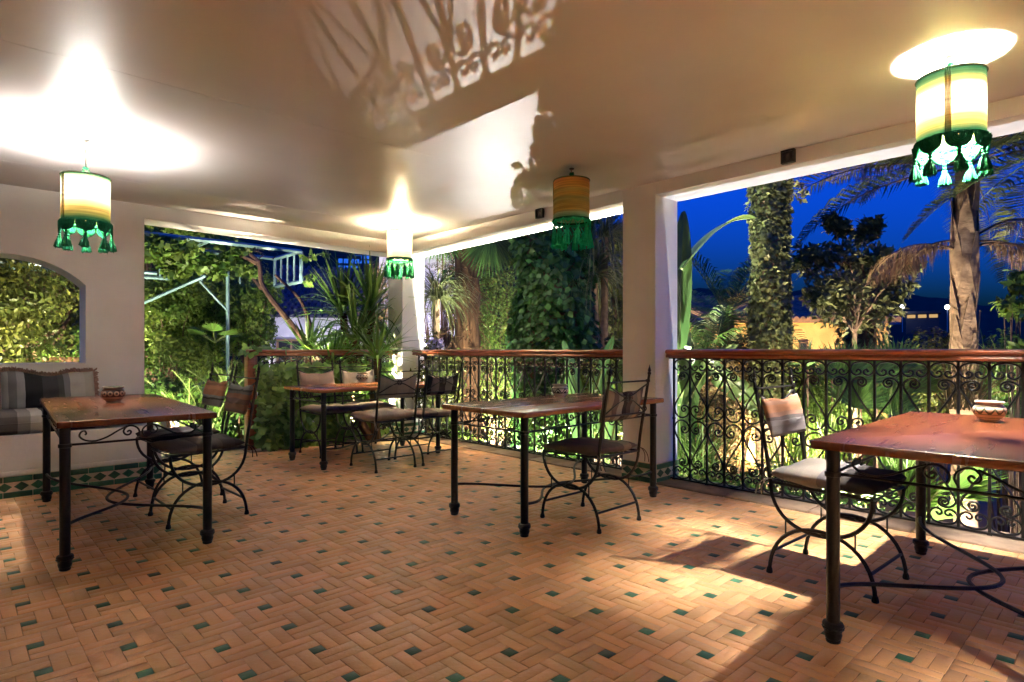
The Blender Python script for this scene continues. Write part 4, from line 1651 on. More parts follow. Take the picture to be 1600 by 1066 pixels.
for k in range(8):
    cen.append((rng.uniform(.6, 3.2), 8.72 + rng.uniform(-.1, .15), rng.uniform(2.25, 2.5))); rr.append((.12, .10, .13))
for q in [tuple(gp(p_, 400 + rng.uniform(-8, 22), 8.5)) for p_ in range(232, 400, 12)]:
    cen.append(q); rr.append((.16, .12, .13))
for q in ((.3, 8.5, 2.30), (1.2, 8.5, 2.40), (2.2, 8.55, 2.42)):
    cen.append(q); rr.append((.26, .12, .12))
pos, out = blob_points(9000, cen, rr)
leaf_cloud('foliage', L_LIME, vt, pos, (.05, .115), .85, IVY, out=None, up=.6, droop=.9)
# one tendril past the ladder
ten = catmull(pxpath([(468, 405, 8.9), (480, 402, 8.85), (492, 400, 8.8), (505, 396, 8.8), (515, 397, 8.8)]), 4)
tm = MB().tube(ten, .005, 5)
ten2 = catmull(pxpath([(470, 440, 8.9), (482, 438, 8.85), (492, 434, 8.8)]), 4)
tm.tube(ten2, .004, 5)
tm.build('tendril', M_STALK, vt)
tp = np.array([tuple(p) for p in ten[2:] + ten2[2:]])
leaf_cloud('tendril_leaves', L_LIME, vt, np.repeat(tp, 2, 0) + rnd(len(tp) * 2, .02), (.05, .11), .85, IVY, up=.3)
foot(vt, *at(505, 8.0), -.1)

# ivy on the railing
iv = thing('ivy', 'leafy ivy smothering the wood framed railing', 'ivy', (0, 0, 0))
n = 2100
u = rng.beta(1.0, 1.55, n)
zz = .95 * rng.uniform(0, 1, n) ** .85
x = 2.46 + 1.74 * u
keep = rng.uniform(0, 1, n) < (1.0 - .55 * u + .3 * (zz < .35))
depth = .05 + .16 * rng.uniform(0, 1, n) * (1 - .6 * u)
pos = np.stack([x, 6.69 - depth, zz], 1)[keep]
pos = np.concatenate([pos, np.stack([rng.uniform(2.38, 2.8, 60), rng.uniform(6.66, 6.86, 60), rng.uniform(1.08, 1.14, 60)], 1)[rng.uniform(0, 1, 60) < .6]])
leaf_cloud('foliage', L_IVY, iv, pos, (.06, .125), .85, IVY, out=np.tile([[-.25, -1, .25]], (len(pos), 1)), droop=1.4)
st = MB()
for k in range(16):
    x0 = rng.uniform(2.4, 3.6)
    p = [(x0 + rng.normal(0, .05) * i, 6.66 - rng.uniform(0, .07), .02 + 1.0 * i / 6) for i in range(7)]
    st.tube(catmull(p, 3), .006, 5)
st.build('stems', M_BARK, iv)
foot(iv, 3.2, 6.65, 0)

GRP_H = 'leafy shrubs beyond the pergola'
shrub('hedge', 'olive green leafy hedge filling the arched opening', (-.6, 9.7, 1.5), (2.6, .65, 1.75), 21000, L_OLIVE, (.05, .105), nclump=80, cat='hedge', group=GRP_H, clr=(.20, .32), limbs=16)
shrub('lime_shrub', 'bright lime shrub low beside the arched opening', gp(118, 545, 9.0), (.5, .4, .55), 2600, L_LIME, (.05, .10), cat='shrub', group=GRP_H)  # plain lime leaf colour, shared by the nearby shrubs
shrub('leafy_shrub', 'dense yellow green shrub left of the pergola post', gp(262, 545, 9.6) + (0, 0, .2), (.85, .5, 1.3), 11000, L_LIME, (.05, .10), nclump=34, limbs=6, group=GRP_H, clr=(.18, .36))
shrub('leafy_shrub', 'taller mid green shrub right behind the pergola post', gp(345, 500, 10.6), (1.0, .6, 1.5), 10000, L_LIME, (.06, .12), nclump=34, limbs=6, group=GRP_H, clr=(.18, .36))
shrub('leafy_shrub', 'dark shrub under the pergola roof', gp(290, 440, 11.2), (2.0, .7, 1.1), 9000, L_OLIVE, (.06, .12), nclump=34, group=GRP_H, clr=(.20, .36))
shrub('leafy_shrub', 'green shrub filling the gap right of the vine trunk', gp(395, 480, 10.2), (.5, .4, 1.1), 4500, L_LIME, (.05, .11), nclump=16, group=GRP_H)

# feathery fern bush
ft = thing('feathery_bush', 'bright feathery fern bush beside the orange cushioned chair', 'bush', (0, 0, 0))
acc, stm = Tris(), MB()
cx, cy = at(345, 7.7)
for k in range(90):
    a = rng.uniform(0, 2 * PI)
    d = np.array([math.cos(a) * .75, math.sin(a) * .55, rng.uniform(.7, 1.7)])
    p = np.array([cx + rng.normal(0, .26), cy + rng.normal(0, .14), -.1])
    frond(acc, stm, p, d, rng.uniform(.7, 1.25), .14, rng.uniform(.4, 1.0), nl=30, lift=.3, hang=.05, w=.006, ang=.6)
acc.build('fronds', L_FERN, ft)
stm.build('stems', M_STALK, ft)
foot(ft, cx, cy, -.1)
lb_plants = [('low leafy plant on bare soil behind the bench table chairs', 272, 620, 7.5), ('low leafy plant beside the ivy covered end post', 372, 660, 7.35), ('low leafy plant nearest the arched wall corner', 236, 610, 7.9), ('low leafy plant in front of the feathery bush', 318, 640, 7.5)]
for lb, px, py, t_ in lb_plants:
    shrub('ground_plant', lb, gp(px, py, t_), (.34, .3, .28), 900, L_MID, (.05, .10), nclump=9, cat='plant', group='low plants at the edge of the terrace')

# broad leaved plant in the pergola shade
bt_ = thing('small_fan_palm', 'small bright fan palm lit under the pergola', 'plant', (0, 0, 0))
acc, stm = Tris(), MB()
b0 = gp(336, 535, 9.2)
for a, e_ in ((2.2, .8), (.4, .5), (1.2, 1.1), (3.6, .6), (5.0, .6), (4.3, 1.0)):
    fan_leaf(acc, stm, b0, (math.cos(a), math.sin(a), e_), .30, .24, 18, 2.6, 1.2)
acc.build('leaves', L_STRAP, bt_); stm.build('stalks', M_STALK, bt_)
foot(bt_, b0[0], b0[1], -.1)

# yuccas
def yucca(label, heads, base, group='strap leaved yuccas beyond the ivy railing', L_=(.55, .85), n=70, skirt=60, w=.042):
    t = thing('yucca', label, 'yucca', (0, 0, 0), 0, group)
    acc, stm = Tris(), MB()
    for (h, up) in heads:
        h = np.asarray(h, float)
        stm.tube([tuple(base), tuple((np.asarray(base) + h) / 2 + rng.normal(0, .03, 3)), tuple(h)], [.06, .055, .05], 8)
        for k in range(n):
            a = rng.uniform(0, 2 * PI); e = rng.uniform(.15, 1.45)
            d = (math.cos(a) * math.cos(e), math.sin(a) * math.cos(e), math.sin(e))
            blade(acc, h + np.array([0, 0, rng.uniform(-.06, .06)]), d, rng.uniform(*L_) * up, w, .35 if e > .7 else 1.3, 7, rng.uniform(-.5, .5))
        for k in range(skirt):
            a = rng.uniform(0, 2 * PI); e = rng.uniform(-.5, .35)
            d = (math.cos(a) * math.cos(e), math.sin(a) * math.cos(e), math.sin(e))
            blade(acc, h + np.array([0, 0, -rng.uniform(.05, .45)]), d, rng.uniform(*L_) * .95, w, 3.2, 7, rng.uniform(-.5, .5))
    acc.build('leaves', L_STRAP, t); stm.build('stem', M_FIBRE, t)
    foot(t, *base)
    return t
bx, by = at(560, 7.9)
yucca('tall yucca with upright sword leaves behind the ivy railing', [(gp(536, 490, 7.9), 1.1), (gp(580, 486, 7.9), 1.15), (gp(556, 530, 7.7), 1.0)], (bx, by, -.1))
bx, by = at(480, 7.6)
yucca('small yucca at the foot of the vine trunk', [(gp(482, 556, 7.6), .8)], (bx, by, -.1), n=44, skirt=20)
# strap leaves hanging low behind the railing
bx, by = at(590, 7.3)
yucca('low arching strap leaved clump beside the corner pillar', [(gp(590, 560, 7.3), .9), (gp(520, 580, 7.3), .8)], (bx, by, -.1), n=60, skirt=20, w=.032)
shrub('dry_shrub', 'dry brownish shrub between the yucca and the corner pillar', gp(600, 485, 10.5), (.45, .4, 1.0), 4200, L_DRY, (.025, .06), nclump=22, group=GRP_H)

shrub('background_tree', 'tall dark tree behind the hedge of the arched opening', (-2.6, 12.6, 2.6), (2.6, 1.0, 2.8), 13000, L_OLIVE, (.08, .16), nclump=60, cat='tree', group='dark trees behind the garden', r0=.06, clr=(.14, .26))
shrub('background_tree', 'tall dark tree behind the pergola roof', (.9, 12.6, 2.9), (2.3, .9, 2.9), 13000, L_OLIVE, (.08, .16), nclump=60, cat='tree', group='dark trees behind the garden', r0=.06, clr=(.14, .26))
shrub('background_tree', 'dark tree behind the laddered end of the pergola', (2.6, 11.6, 2.4), (1.3, .7, 1.9), 8000, L_MID, (.07, .14), nclump=40, cat='tree', group='dark trees behind the garden', r0=.05, clr=(.16, .28))

# wooden sun bench seen through the arch
M_WOODO = pm('old_wood', (.20, .11, .055), .7, c2=(.11, .06, .03), vscale=4, stretch=(1, 8, 1), bump=.4, bscale=30)
wb = thing('wooden_bench', 'weathered wooden garden bench with sloping side seen through the arch', 'bench', (*at(58, 8.2), -.1), -YAW)
m = MB(); m.slab(.92, .03, .98, 1.10, .004, .004, (.15, .25)); m.build('back_plank', M_WOODO, wb)
m = MB(); m.slab(.92, .03, .84, .955, .004, .004, (.15, .24)); m.build('back_plank', M_WOODO, wb)
m = MB(); m.slab(.92, .45, .50, .535, .004, .004, (.15, 0)); m.build('seat', M_WOODO, wb)
for s in (-.29, .59):
    m = MB(); m.slab(.05, .05, 0, 1.12, .004, .004, (s, .25)); m.build('leg', M_WOODO, wb)
    m = MB(); m.slab(.05, .05, 0, .52, .004, .004, (s, -.2)); m.build('leg', M_WOODO, wb)
m = MB(); m.loops([[(-.62, .1, 0.3), (-.50, .1, 0.3), (-.50, .16, 0.3), (-.62, .16, 0.3)], [(-.44, .1, 1.22), (-.34, .1, 1.22), (-.34, .16, 1.22), (-.44, .16, 1.22)]]); 
for v_i in range(len(m.v)):
    x, y, z = m.v[v_i]
    m.v[v_i] = (x + .62 - z * .34, y - .02, z)
m.build('sloping_side', M_WOODO, wb)

# ------------------------------------------------------------------ garden beyond the middle railing
GRP_P = 'palms of the lower garden'
# fan palm with a fibrous trunk
fx, fy = at(727, 9.8)
t = thing('fan_palm', 'fan palm with thick brown fibrous trunk behind the middle railing', 'palm', (0, 0, 0), 0, GRP_P)
st = MB()
prof_p, rad_p = [], []
for i in range(15):
    f = i / 14
    prof_p.append((fx + .05 * math.sin(f * 3), fy, GZ + 5.6 * f)); rad_p.append(.23 + .03 * math.sin(i * 2.4) - .03 * f)
st.tube(prof_p, rad_p, 12)
for k in range(420):
    z = rng.uniform(GZ + .5, 3.1); a = rng.uniform(0, 2 * PI)
    p = np.array([fx + .22 * math.cos(a), fy + .22 * math.sin(a), z])
    dv = np.array([math.cos(a) * .5 - math.sin(a) * rng.normal(0, .7), math.sin(a) * .5 + math.cos(a) * rng.normal(0, .7), rng.uniform(-1.2, .7)])
    st.tube([tuple(p), tuple(p + dv * .12), tuple(p + dv * .22 + np.array([0, 0, -.03]))], [.010, .006, .002], 4)
st.build('trunk', M_FIBRE, t)
acc, stm = Tris(), MB()
top = np.array([fx, fy, 3.0])
fan_leaf(acc, stm, gp(690, 330, 8.0), (-.25, -.2, -.62), .22, .62, 28, 2.4, .35, (-SA, -CA, .25))
fan_leaf(acc, stm, gp(768, 345, 7.9), (-.1, -.1, -.75), .18, .62, 28, 2.5, .35, (-SA, -CA, .2))
fan_leaf(acc, stm, gp(795, 340, 7.9), (.3, -.1, -.6), .15, .55, 26, 2.4, .35, (-SA, -CA, .2))
for k in range(14):
    a = 2 * PI * k / 14
    fan_leaf(acc, stm, top, (math.cos(a), math.sin(a), rng.uniform(-.15, .9)), .7, .65, 22, 2.6, .8)
acc.build('fan_leaves', L_MID, t); stuff(stm.build('leaf_stalks', M_STALK, t))
foot(t, fx, fy, GZ)

# pony palm: mop of hanging thin leaves
def mop(label, heads, base, mat, L_=(.6, 1.1), n=260, w=.016, group='mop headed plants with hanging leaves'):
    t = thing('mop_plant', label, 'plant', (0, 0, 0), 0, group)
    acc, stm = Tris(), MB()
    for h in heads:
        h = np.asarray(h, float)
        stm.tube([tuple(base), tuple((np.asarray(base) + h) / 2), tuple(h)], [.08, .06, .045], 8)
        for k in range(n):
            a = rng.uniform(0, 2 * PI); e = rng.uniform(.1, 1.4)
            d = (math.cos(a) * math.cos(e), math.sin(a) * math.cos(e), math.sin(e))
            blade(acc, h, d, rng.uniform(*L_), w, 3.4 if e < 1 else 4.2, 8, rng.uniform(-.6, .6), fold=.1)
    acc.build('leaves', mat, t); stm.build('stem', M_PALE_BARK, t)
    foot(t, *base)
mop('mop headed plant with drooping olive leaves beside the corner pillar', [gp(682, 468, 8.8)], (*at(684, 8.8), GZ), L_GREY)
mop('drooping grassy headed plant right of the ivy column', [gp(945, 372, 8.0), gp(928, 430, 7.8)], (*at(940, 8.0), GZ), L_GREY, (.7, 1.3))

# ivy-clad column
def ivy_column(label, px, t_, rad, z0, z1, n, mat, size, wob=.15, core=M_BARK, name='ivy_column', bare=None, cat='tree'):
    x, y = at(px, t_)
    t = thing(name, label, cat, (0, 0, 0))
    st = MB()
    st.tube([(x + .02 * math.sin(i), y, GZ + (z1 - GZ) * i / 10) for i in range(11)], [rad * .80 + .01 * math.sin(i * 2) for i in range(11)], 12)
    st.build('trunk', core, t)
    zz = rng.uniform(z0, z1, n)
    a = rng.uniform(0, 2 * PI, n)
    r = rad * (1 + wob * np.sin(zz * 3.1 + 2 * a) + wob * .8 * np.sin(a * 3 + zz * 5)) * rng.uniform(.82, 1.10, n)
    out = np.stack([np.cos(a), np.sin(a), np.full(n, .25)], 1)
    pos = np.stack([x + r * np.cos(a), y + r * np.sin(a), zz], 1)
    leaf_cloud('foliage', mat, t, pos, size, .85, KITE, out=out, droop=1.3)
    foot(t, x, y, GZ)
ivy_column('broad pillar of dark green ivy behind the middle railing', 866, 7.7, .48, GZ, 3.5, 18000, L_DARK, (.06, .12), .10)

GRP_S = 'shrubs of the lower garden'
shrub('leafy_shrub', 'lit yellow green shrub between the corner pillar and the ivy column', gp(775, 530, 15.8), (1.5, .9, 2.9), 12000, L_LIME, (.045, .09), nclump=26, group=GRP_S)
shrub('leafy_shrub', 'lit shrub low beside the corner pillar', gp(676, 600, 8.1), (.4, .45, .7), 5000, L_OLIVE, (.04, .085), nclump=26, group=GRP_S)
shrub('leafy_shrub', 'pale twiggy shrub near the garden spotlight', gp(700, 700, 8.0), (.35, .4, .35), 4500, L_LIME, (.04, .08), nclump=20, group=GRP_S)
shrub('leafy_shrub', 'bright green shrub at the foot of the ivy column', gp(872, 655, 7.1), (.4, .5, .55), 6500, L_MID, (.05, .10), nclump=26, group=GRP_S)
shrub('leafy_shrub', 'dark shrub low behind the table by the pillar', gp(800, 770, 7.9), (.45, 1.2, .45), 7000, L_MID, (.05, .10), nclump=30, group=GRP_S)

# heliconia at the pillar
t = thing('heliconia', 'broad upright leaves lit green beside the square pillar', 'plant', (0, 0, 0))
acc, stm = Tris(), MB()
for px, py, l, w_, d in ((925, 690, .85, .17, (-.02, 0, 1)), (938, 680, .95, .18, (.08, -.05, 1)), (955, 690, .9, .18, (.18, -.12, 1)), (915, 660, .9, .15, (-.2, .15, 1)), (965, 660, .8, .16, (.1, -.05, 1)), (930, 610, .6, .13, (.25, -.2, 1)), (910, 720, 1.0, .16, (-.12, .1, 1)), (948, 730, 1.1, .17, (.05, .0, 1))):
    banana_leaf(acc, stm, gp(px, py, 6.4 + rng.uniform(-.2, .3)), d, l, w_, .35, rng.uniform(.9, 1.5))
acc.build('leaves', L_PALE, t, True); stm.build('stalks', M_STALK, t)
foot(t, *at(940, 6.4), GZ)
shrub('leafy_shrub', 'shrub right behind the square pillar foot', gp(950, 620, 7.2), (.5, .4, 1.0), 5000, L_OLIVE, (.05, .10), nclump=20, group=GRP_S)
shrub('background_tree', 'dark tree filling the view behind the middle railing', gp(800, 470, 20), (4.6, 1.6, 4.2), 15000, L_OLIVE, (.13, .27), nclump=60, cat='tree', group='dark trees behind the garden', r0=.06, clr=(.14, .26))
shrub('background_tree', 'dark tree behind the drooping grassy headed plant', gp(955, 470, 11.5), (.9, .9, 1.9), 6500, L_OLIVE, (.07, .14), nclump=34, cat='tree', group='dark trees behind the garden', r0=.05, clr=(.18, .30))

# ------------------------------------------------------------------ garden beyond the long railing
# banana plant at the pillar
t = thing('banana_plant', 'banana plant with long torn leaves right of the square pillar', 'banana plant', (0, 0, 0))
acc, stm = Tris(), MB()
bx, by = at(1068, 7.0)
stm.tube([(bx, by, GZ), (bx + .05, by, -.6), (bx + .03, by, 1.3)], [.13, .11, .07], 10)
banana_leaf(acc, stm, gp(1062, 560, 6.8), (.12, .05, 1.0), 1.75, .34, .35, 1.0)
banana_leaf(acc, stm, gp(1065, 420, 6.8), (.45, -.15, .55), 1.35, .34, .85, .2)
banana_leaf(acc, stm, gp(1066, 545, 6.6), (.25, -.35, -.25), 1.2, .36, .6, .7, 1)
banana_leaf(acc, stm, gp(1068, 640, 6.6), (.30, -.30, .9), .95, .26, 1.3, .9)
banana_leaf(acc, stm, gp(1062, 740, 6.6), (.12, -.1, 1), 1.3, .28, .2, 1.1)
banana_leaf(acc, stm, gp(1052, 650, 6.9), (-.10, .1, 1.0), 1.3, .30, .3, .8, 1)
acc.build('leaves', L_PALE, t, True); stm.build('stem', M_STALK, t)
foot(t, bx, by, GZ)

def feather_palm(label, px, t_, zc, trunk_r, nf, L_, lw, mat, trunk_m=M_FIBRE, e=(-.3, 1.3), a0=0, group=GRP_P, dead=0, nl=34, w=.022):
    x, y = at(px, t_)
    t = thing('feather_palm', label, 'palm', (0, 0, 0), 0, group)
    st = MB()
    st.tube([(x, y, GZ + (zc - GZ) * i / 10) for i in range(11)], [trunk_r * (1.08 - .015 * i) for i in range(11)], 12)
    st.build('trunk', trunk_m, t)
    acc, stm = Tris(), MB()
    for k in range(nf):
        a = a0 + k * 2.399963
        el = rng.uniform(*e)
        frond(acc, stm, (x, y, zc), (math.cos(a) * math.cos(el), math.sin(a) * math.cos(el), math.sin(el)), rng.uniform(*L_), lw, rng.uniform(.45, .9), nl=nl, w=w)
    acc.build('fronds', mat, t); stm.build('ribs', M_STALK, t)
    foot(t, x, y, GZ)
    return t
feather_palm('dark feathery palm between the banana plant and the ivy trunk', 1135, 10.5, 1.7, .14, 26, (1.2, 1.8), .5, L_DARK, e=(-.6, 1.2))
feather_palm('low dark palm under the banana leaves', 1110, 8.6, .7, .10, 24, (1.0, 1.5), .45, L_MID, e=(-.7, 1.2))

ivy_column('tall palm trunk wrapped in small ivy leaves in front of the night sky', 1203, 7.6, .215, .25, 4.6, 12500, L_GREY, (.04, .085), .07, M_PALE_BARK, 'ivy_clad_trunk')
# loose sprig from the ivy trunk
t = thing('ivy_sprig', 'loose ivy sprig curling out from the top of the ivy trunk', 'ivy', (0, 0, 0))
pp = catmull([tuple(gp(*q)) for q in ((1226, 300, 7.5), (1238, 285, 7.4), (1250, 290, 7.4), (1256, 300, 7.4), (1247, 308, 7.4))], 5)
MB().tube(pp, .006, 5).build('stem', M_BARK, t)
P_ = np.array([tuple(p) for p in pp])
leaf_cloud('leaves', L_GREY, t, np.repeat(P_, 2, 0) + rnd(len(P_) * 2, .02), (.05, .09), .7, KITE)
foot(t, *gp(1226, 300, 7.5))

# open shrubby tree
t = thing('young_tree', 'open leafy young tree standing against the blue sky', 'tree', (0, 0, 0))
base = np.array([*at(1335, 7.8), GZ])
fork = gp(1335, 520, 7.8)
cl = [(1262, 398, .16), (1278, 420, .26), (1300, 345, .10), (1312, 356, .13), (1325, 395, .24), (1352, 368, .20), (1362, 352, .14), (1345, 420, .26), (1292, 450, .26), (1320, 455, .28), (1368, 440, .26), (1392, 418, .22), (1410, 410, .15), (1424, 416, .12), (1402, 448, .22), (1300, 485, .26), (1350, 480, .28), (1385, 480, .22), (1276, 465, .18), (1333, 500, .25), (1375, 400, .16), (1248, 412, .08), (1285, 398, .18)]
cen = np.array([gp(a, b, 7.8 + rng.uniform(-.35, .35)) for a, b, r in cl])
rad = np.array([(r, r, r * .8) for a, b, r in cl])
pos, out = blob_points(5200, cen, rad)
leaf_cloud('crown', L_GREY, t, pos, (.06, .125), .42, LONG, out=None, up=.5, droop=.3)
st = MB()
st.tube([tuple(base), tuple((base + fork) / 2 + np.array([.03, 0, 0])), tuple(fork)], [.045, .036, .030], 8)
branchy(st, fork, cen, .018, .2)
st.build('trunk', M_PALE_BARK, t)
foot(t, *base)
# stout mossy stump behind it
ivy_column('stout leafy trunk rising behind the young tree', 1345, 9.2, .26, -.4, 2.45, 5000, L_GREY, (.04, .08), .22, M_BARK, 'ivy_clad_trunk')

# tall palm with split boots and dead hanging fronds
px_, tt = 1507, 7.0
x, y = at(px_, tt)
t = thing('tall_palm', 'tall palm with pale split trunk and dead hanging fronds', 'palm', (0, 0, 0), 0, GRP_P)
st = MB()
pth, rr_ = [], []
for i in range(23):
    f = i / 22
    z = GZ + (3.25 - GZ) * f
    pth.append((x + .012 * math.sin(i * 1.3), y + .012 * math.cos(i * 1.7), z)); rr_.append((.126 + .008 * math.sin(i * 1.9)) if z < 2.35 else .126 - .05 * (z - 2.35))
st.tube(pth, rr_, 14)
st.build('trunk', M_PALE_BARK, t)
bo = MB()
for k in range(30):
    z = .2 + 2.7 * k / 30
    a = k * 2.4 + rng.normal(0, .2)
    cs, sn = math.cos(a), math.sin(a)
    ring = []
    for lev, (dz, hw, off) in enumerate(((0, .085, .112), (.18, .062, .128), (.36, .030, .144), (.46, .012, .150))):
        ring.append([(x + cs * (off - .012) - sn * s_ * hw, y + sn * (off - .012) + cs * s_ * hw, z + dz) if in_ else (x + cs * off - sn * s_ * hw, y + sn * off + cs * s_ * hw, z + dz) for s_, in_ in ((-1, 1), (1, 1), (1, 0), (-1, 0))])
    bo.loops(ring)
stuff(bo.build('leaf_boots', M_PALE_BARK, t, smooth=False))
acc, stm = Tris(), MB()
for d, l, dr in (((-.75, .62, .25), 1.15, 1.5), ((-.5, .75, .12), .95, 1.7), ((.72, -.60, .30), 1.2, 1.9), ((.66, -.72, .12), 1.15, 2.2), ((.5, -.4, .5), 1.5, 1.7), ((-.62, .45, .0), .9, 1.9)):
    frond(acc, stm, (x + d[0] * .13, y + d[1] * .13, 2.32 + rng.uniform(-.04, .10)), d, l, .46, dr, nl=64, lift=-.25, hang=1.4, w=.014, ang=.55)
acc.build('dead_fronds', L_DEAD, t); stm.build('dead_ribs', M_BARK, t)
acc, stm = Tris(), MB()
for k in range(26):
    a = k * 2.399963; el = rng.uniform(-.15, 1.2)
    frond(acc, stm, (x, y, 3.25), (math.cos(a) * math.cos(el), math.sin(a) * math.cos(el), math.sin(el)), rng.uniform(1.7, 2.4), .60, rng.uniform(.35, .75), nl=60, w=.024, hang=.7)
acc.build('fronds', L_OLIVE, t); stm.build('ribs', M_BARK, t)
foot(t, x, y, GZ)
feather_palm('feathery palm whose fronds hang in from the roof edge', 1690, 6.2, 3.3, .15, 22, (1.6, 2.2), .5, L_OLIVE, a0=.5, e=(-.3, 1.0), nl=60, w=.022)

for lb, px, py, t_, r_, m_ in (('bright leafy twig beside the tall palm trunk', 1583, 478, 5.6, (.12, .12, .12), L_LIME), ('pale leaves rising just above the long handrail', 1590, 545, 5.6, (.16, .14, .14), L_LIME), ('leafy twig higher beside the tall palm', 1598, 438, 5.6, (.12, .12, .10), L_LIME)):
    shrub('leafy_twig', lb, gp(px, py, t_), r_, 170, m_, (.07, .13), nclump=6, group='leafy twigs at the end of the long railing', aspect=.45, shape=LONG, r0=.008)

# lower garden seen through the railing
t = thing('low_fan_palm', 'bright green fan palm low behind the long railing', 'palm', (0, 0, 0), 0, GRP_P)
acc, stm = Tris(), MB()
bx, by = at(1370, 6.9)
for k in range(17):
    a = rng.uniform(0, 2 * PI)
    fan_leaf(acc, stm, (bx, by, -1.4), (math.cos(a) * .9, math.sin(a) * .9, rng.uniform(.9, 2.0)), rng.uniform(.7, 1.5), .55, 24, 2.7, .7)
for px, py in ((1350, 600), (1395, 590), (1420, 615), (1330, 640), (1385, 650), (1310, 600)):
    h = gp(px, py, 6.5)
    fan_leaf(acc, stm, h + np.array([.05, .05, -.25]), (.1, -.1, .6), .3, .48, 24, 2.6, .6, (-SA, -CA, .4))
acc.build('fan_leaves', L_STRAP, t); stuff(stm.build('leaf_stalks', M_STALK, t))
foot(t, bx, by, GZ)
def grass_clump(label, px, py, tt, n=110, L_=(.5, .9), mat=L_FERN):
    t = thing('grass_clump', label, 'grass', (0, 0, 0), 0, 'arching grass clumps in the lower garden')
    acc = Tris()
    b = gp(px, py, tt)
    for k in range(n):
        a = rng.uniform(0, 2 * PI); e = rng.uniform(.7, 1.5)
        blade(acc, b + np.array([rng.normal(0, .09), rng.normal(0, .09), 0]), (math.cos(a) * math.cos(e), math.sin(a) * math.cos(e), math.sin(e)), rng.uniform(*L_), .016, 1.8, 7, rng.uniform(-.5, .5))
    acc.build('blades', mat, t)
    foot(t, *b)
for lb, px, py, tt, m_ in (('arching grass clump just right of the square pillar', 1085, 735, 6.2, L_STRAP), ('arching grass clump below the ivy clad trunk', 1240, 760, 6.3, L_FERN), ('arching grass clump behind the orange cushioned chair', 1300, 720, 6.5, L_FERN), ('arching grass clump behind the glossy table corner', 1410, 730, 6.2, L_STRAP), ('yellowish grass clump seen past the pot', 1500, 640, 6.4, L_DRY), ('green grass clump at the end of the long railing', 1570, 620, 6.6, L_FERN)):
    grass_clump(lb, px, py, tt, mat=m_)
for lb, px, py, tt, r_, m_, n_, sz in (('golden lit twiggy shrub right of the square pillar', 1140, 610, 8.2, (.75, .5, .75), L_DRY, 8000, (.035, .07)),
                                       ('golden lit shrub left of the ivy trunk foot', 1110, 680, 7.2, (.5, .4, .6), L_DRY, 4500, (.035, .07)),
                                       ('green shrub between the ivy trunk and the young tree', 1262, 640, 7.6, (.5, .4, .7), L_LIME, 5000, (.045, .085)),
                                       ('lime shrub under the young tree', 1330, 610, 8.4, (.9, .5, .55), L_LIME, 6500, (.05, .10)),
                                       ('low dark shrub far behind the glossy table', 1460, 600, 8.5, (1.0, .5, .7), L_OLIVE, 6000, (.05, .10)),
                                       ('low shrub at the far right of the long railing', 1570, 590, 8.2, (.9, .5, .7), L_MID, 5500, (.05, .10)),
                                       ('lime shrub along the foot of the long railing', 1190, 800, 6.0, (.5, 1.3, .4), L_MID, 6000, (.045, .09))):
    shrub('leafy_shrub', lb, gp(px, py, tt), r_, n_, m_, sz, nclump=24, group=GRP_S)

# long-leaved plant under the young tree
t = thing('spiky_plant', 'plant with long pointed leaves in front of the ochre house', 'plant', (0, 0, 0))
acc = Tris()
for px, py in ((1262, 562), (1300, 570), (1345, 565), (1370, 572)):
    b = gp(px, py + 10, 7.2)
    for k in range(26):
        a = rng.uniform(0, 2 * PI); e = rng.uniform(.2, 1.4)
        blade(acc, b, (math.cos(a) * math.cos(e), math.sin(a) * math.cos(e), math.sin(e)), rng.uniform(.25, .42), .032, 1.8, 5, rng.uniform(-.5, .5))
acc.build('leaves', L_PALE, t)
st = MB()
for px in (1262, 1300, 1345, 1370):
    b = gp(px, 578, 7.2)
    st.tube([(b[0], b[1], GZ), tuple(b)], [.02, .012], 6)
st.build('stems', M_BARK, t)
foot(t, *at(1320, 7.2), GZ)

# dry-stone terrace steps at the far right
M_ROCK = pm('terrace_stone', (.17, .12, .07), .9, c2=(.10, .085, .05), vscale=5, bump=.8, bscale=14, island=.3)
t = thing('terrace_steps', 'rough stone steps of the lower garden under the glossy table', 'steps', (*at(1540, 6.6), GZ), -YAW * .6)
for row in range(5):
    xw = -1.6
    while xw < 1.8:
        l = random.uniform(.35, .75)
        m = MB()
        m.slab(l - .012, .42, row * .17, row * .17 + .165 + random.uniform(-.012, .012), .03, .022, (xw + l / 2, row * .34 + random.uniform(-.02, .02)))
        m.build('step_stone', M_ROCK, t)
        xw += l

# ------------------------------------------------------------------ houses and hillside
def roof_row(mb, x0, x1, y, z, r, n, ax=0, tilt=0, L_=.34):
    for k in range(n):
        x = x0 + (x1 - x0) * (k + .5) / n
        pts0, pts1 = [], []
        for q in range(7):
            a = PI * q / 6
            pts0.append((x + r * math.cos(a), y, z + r * math.sin(a)))
            pts1.append((x + r * .86 * math.cos(a), y + L_, z + tilt * L_ + r * .86 * math.sin(a)))
        b = pts0[::-1]
        mb.loops([pts0, pts1])

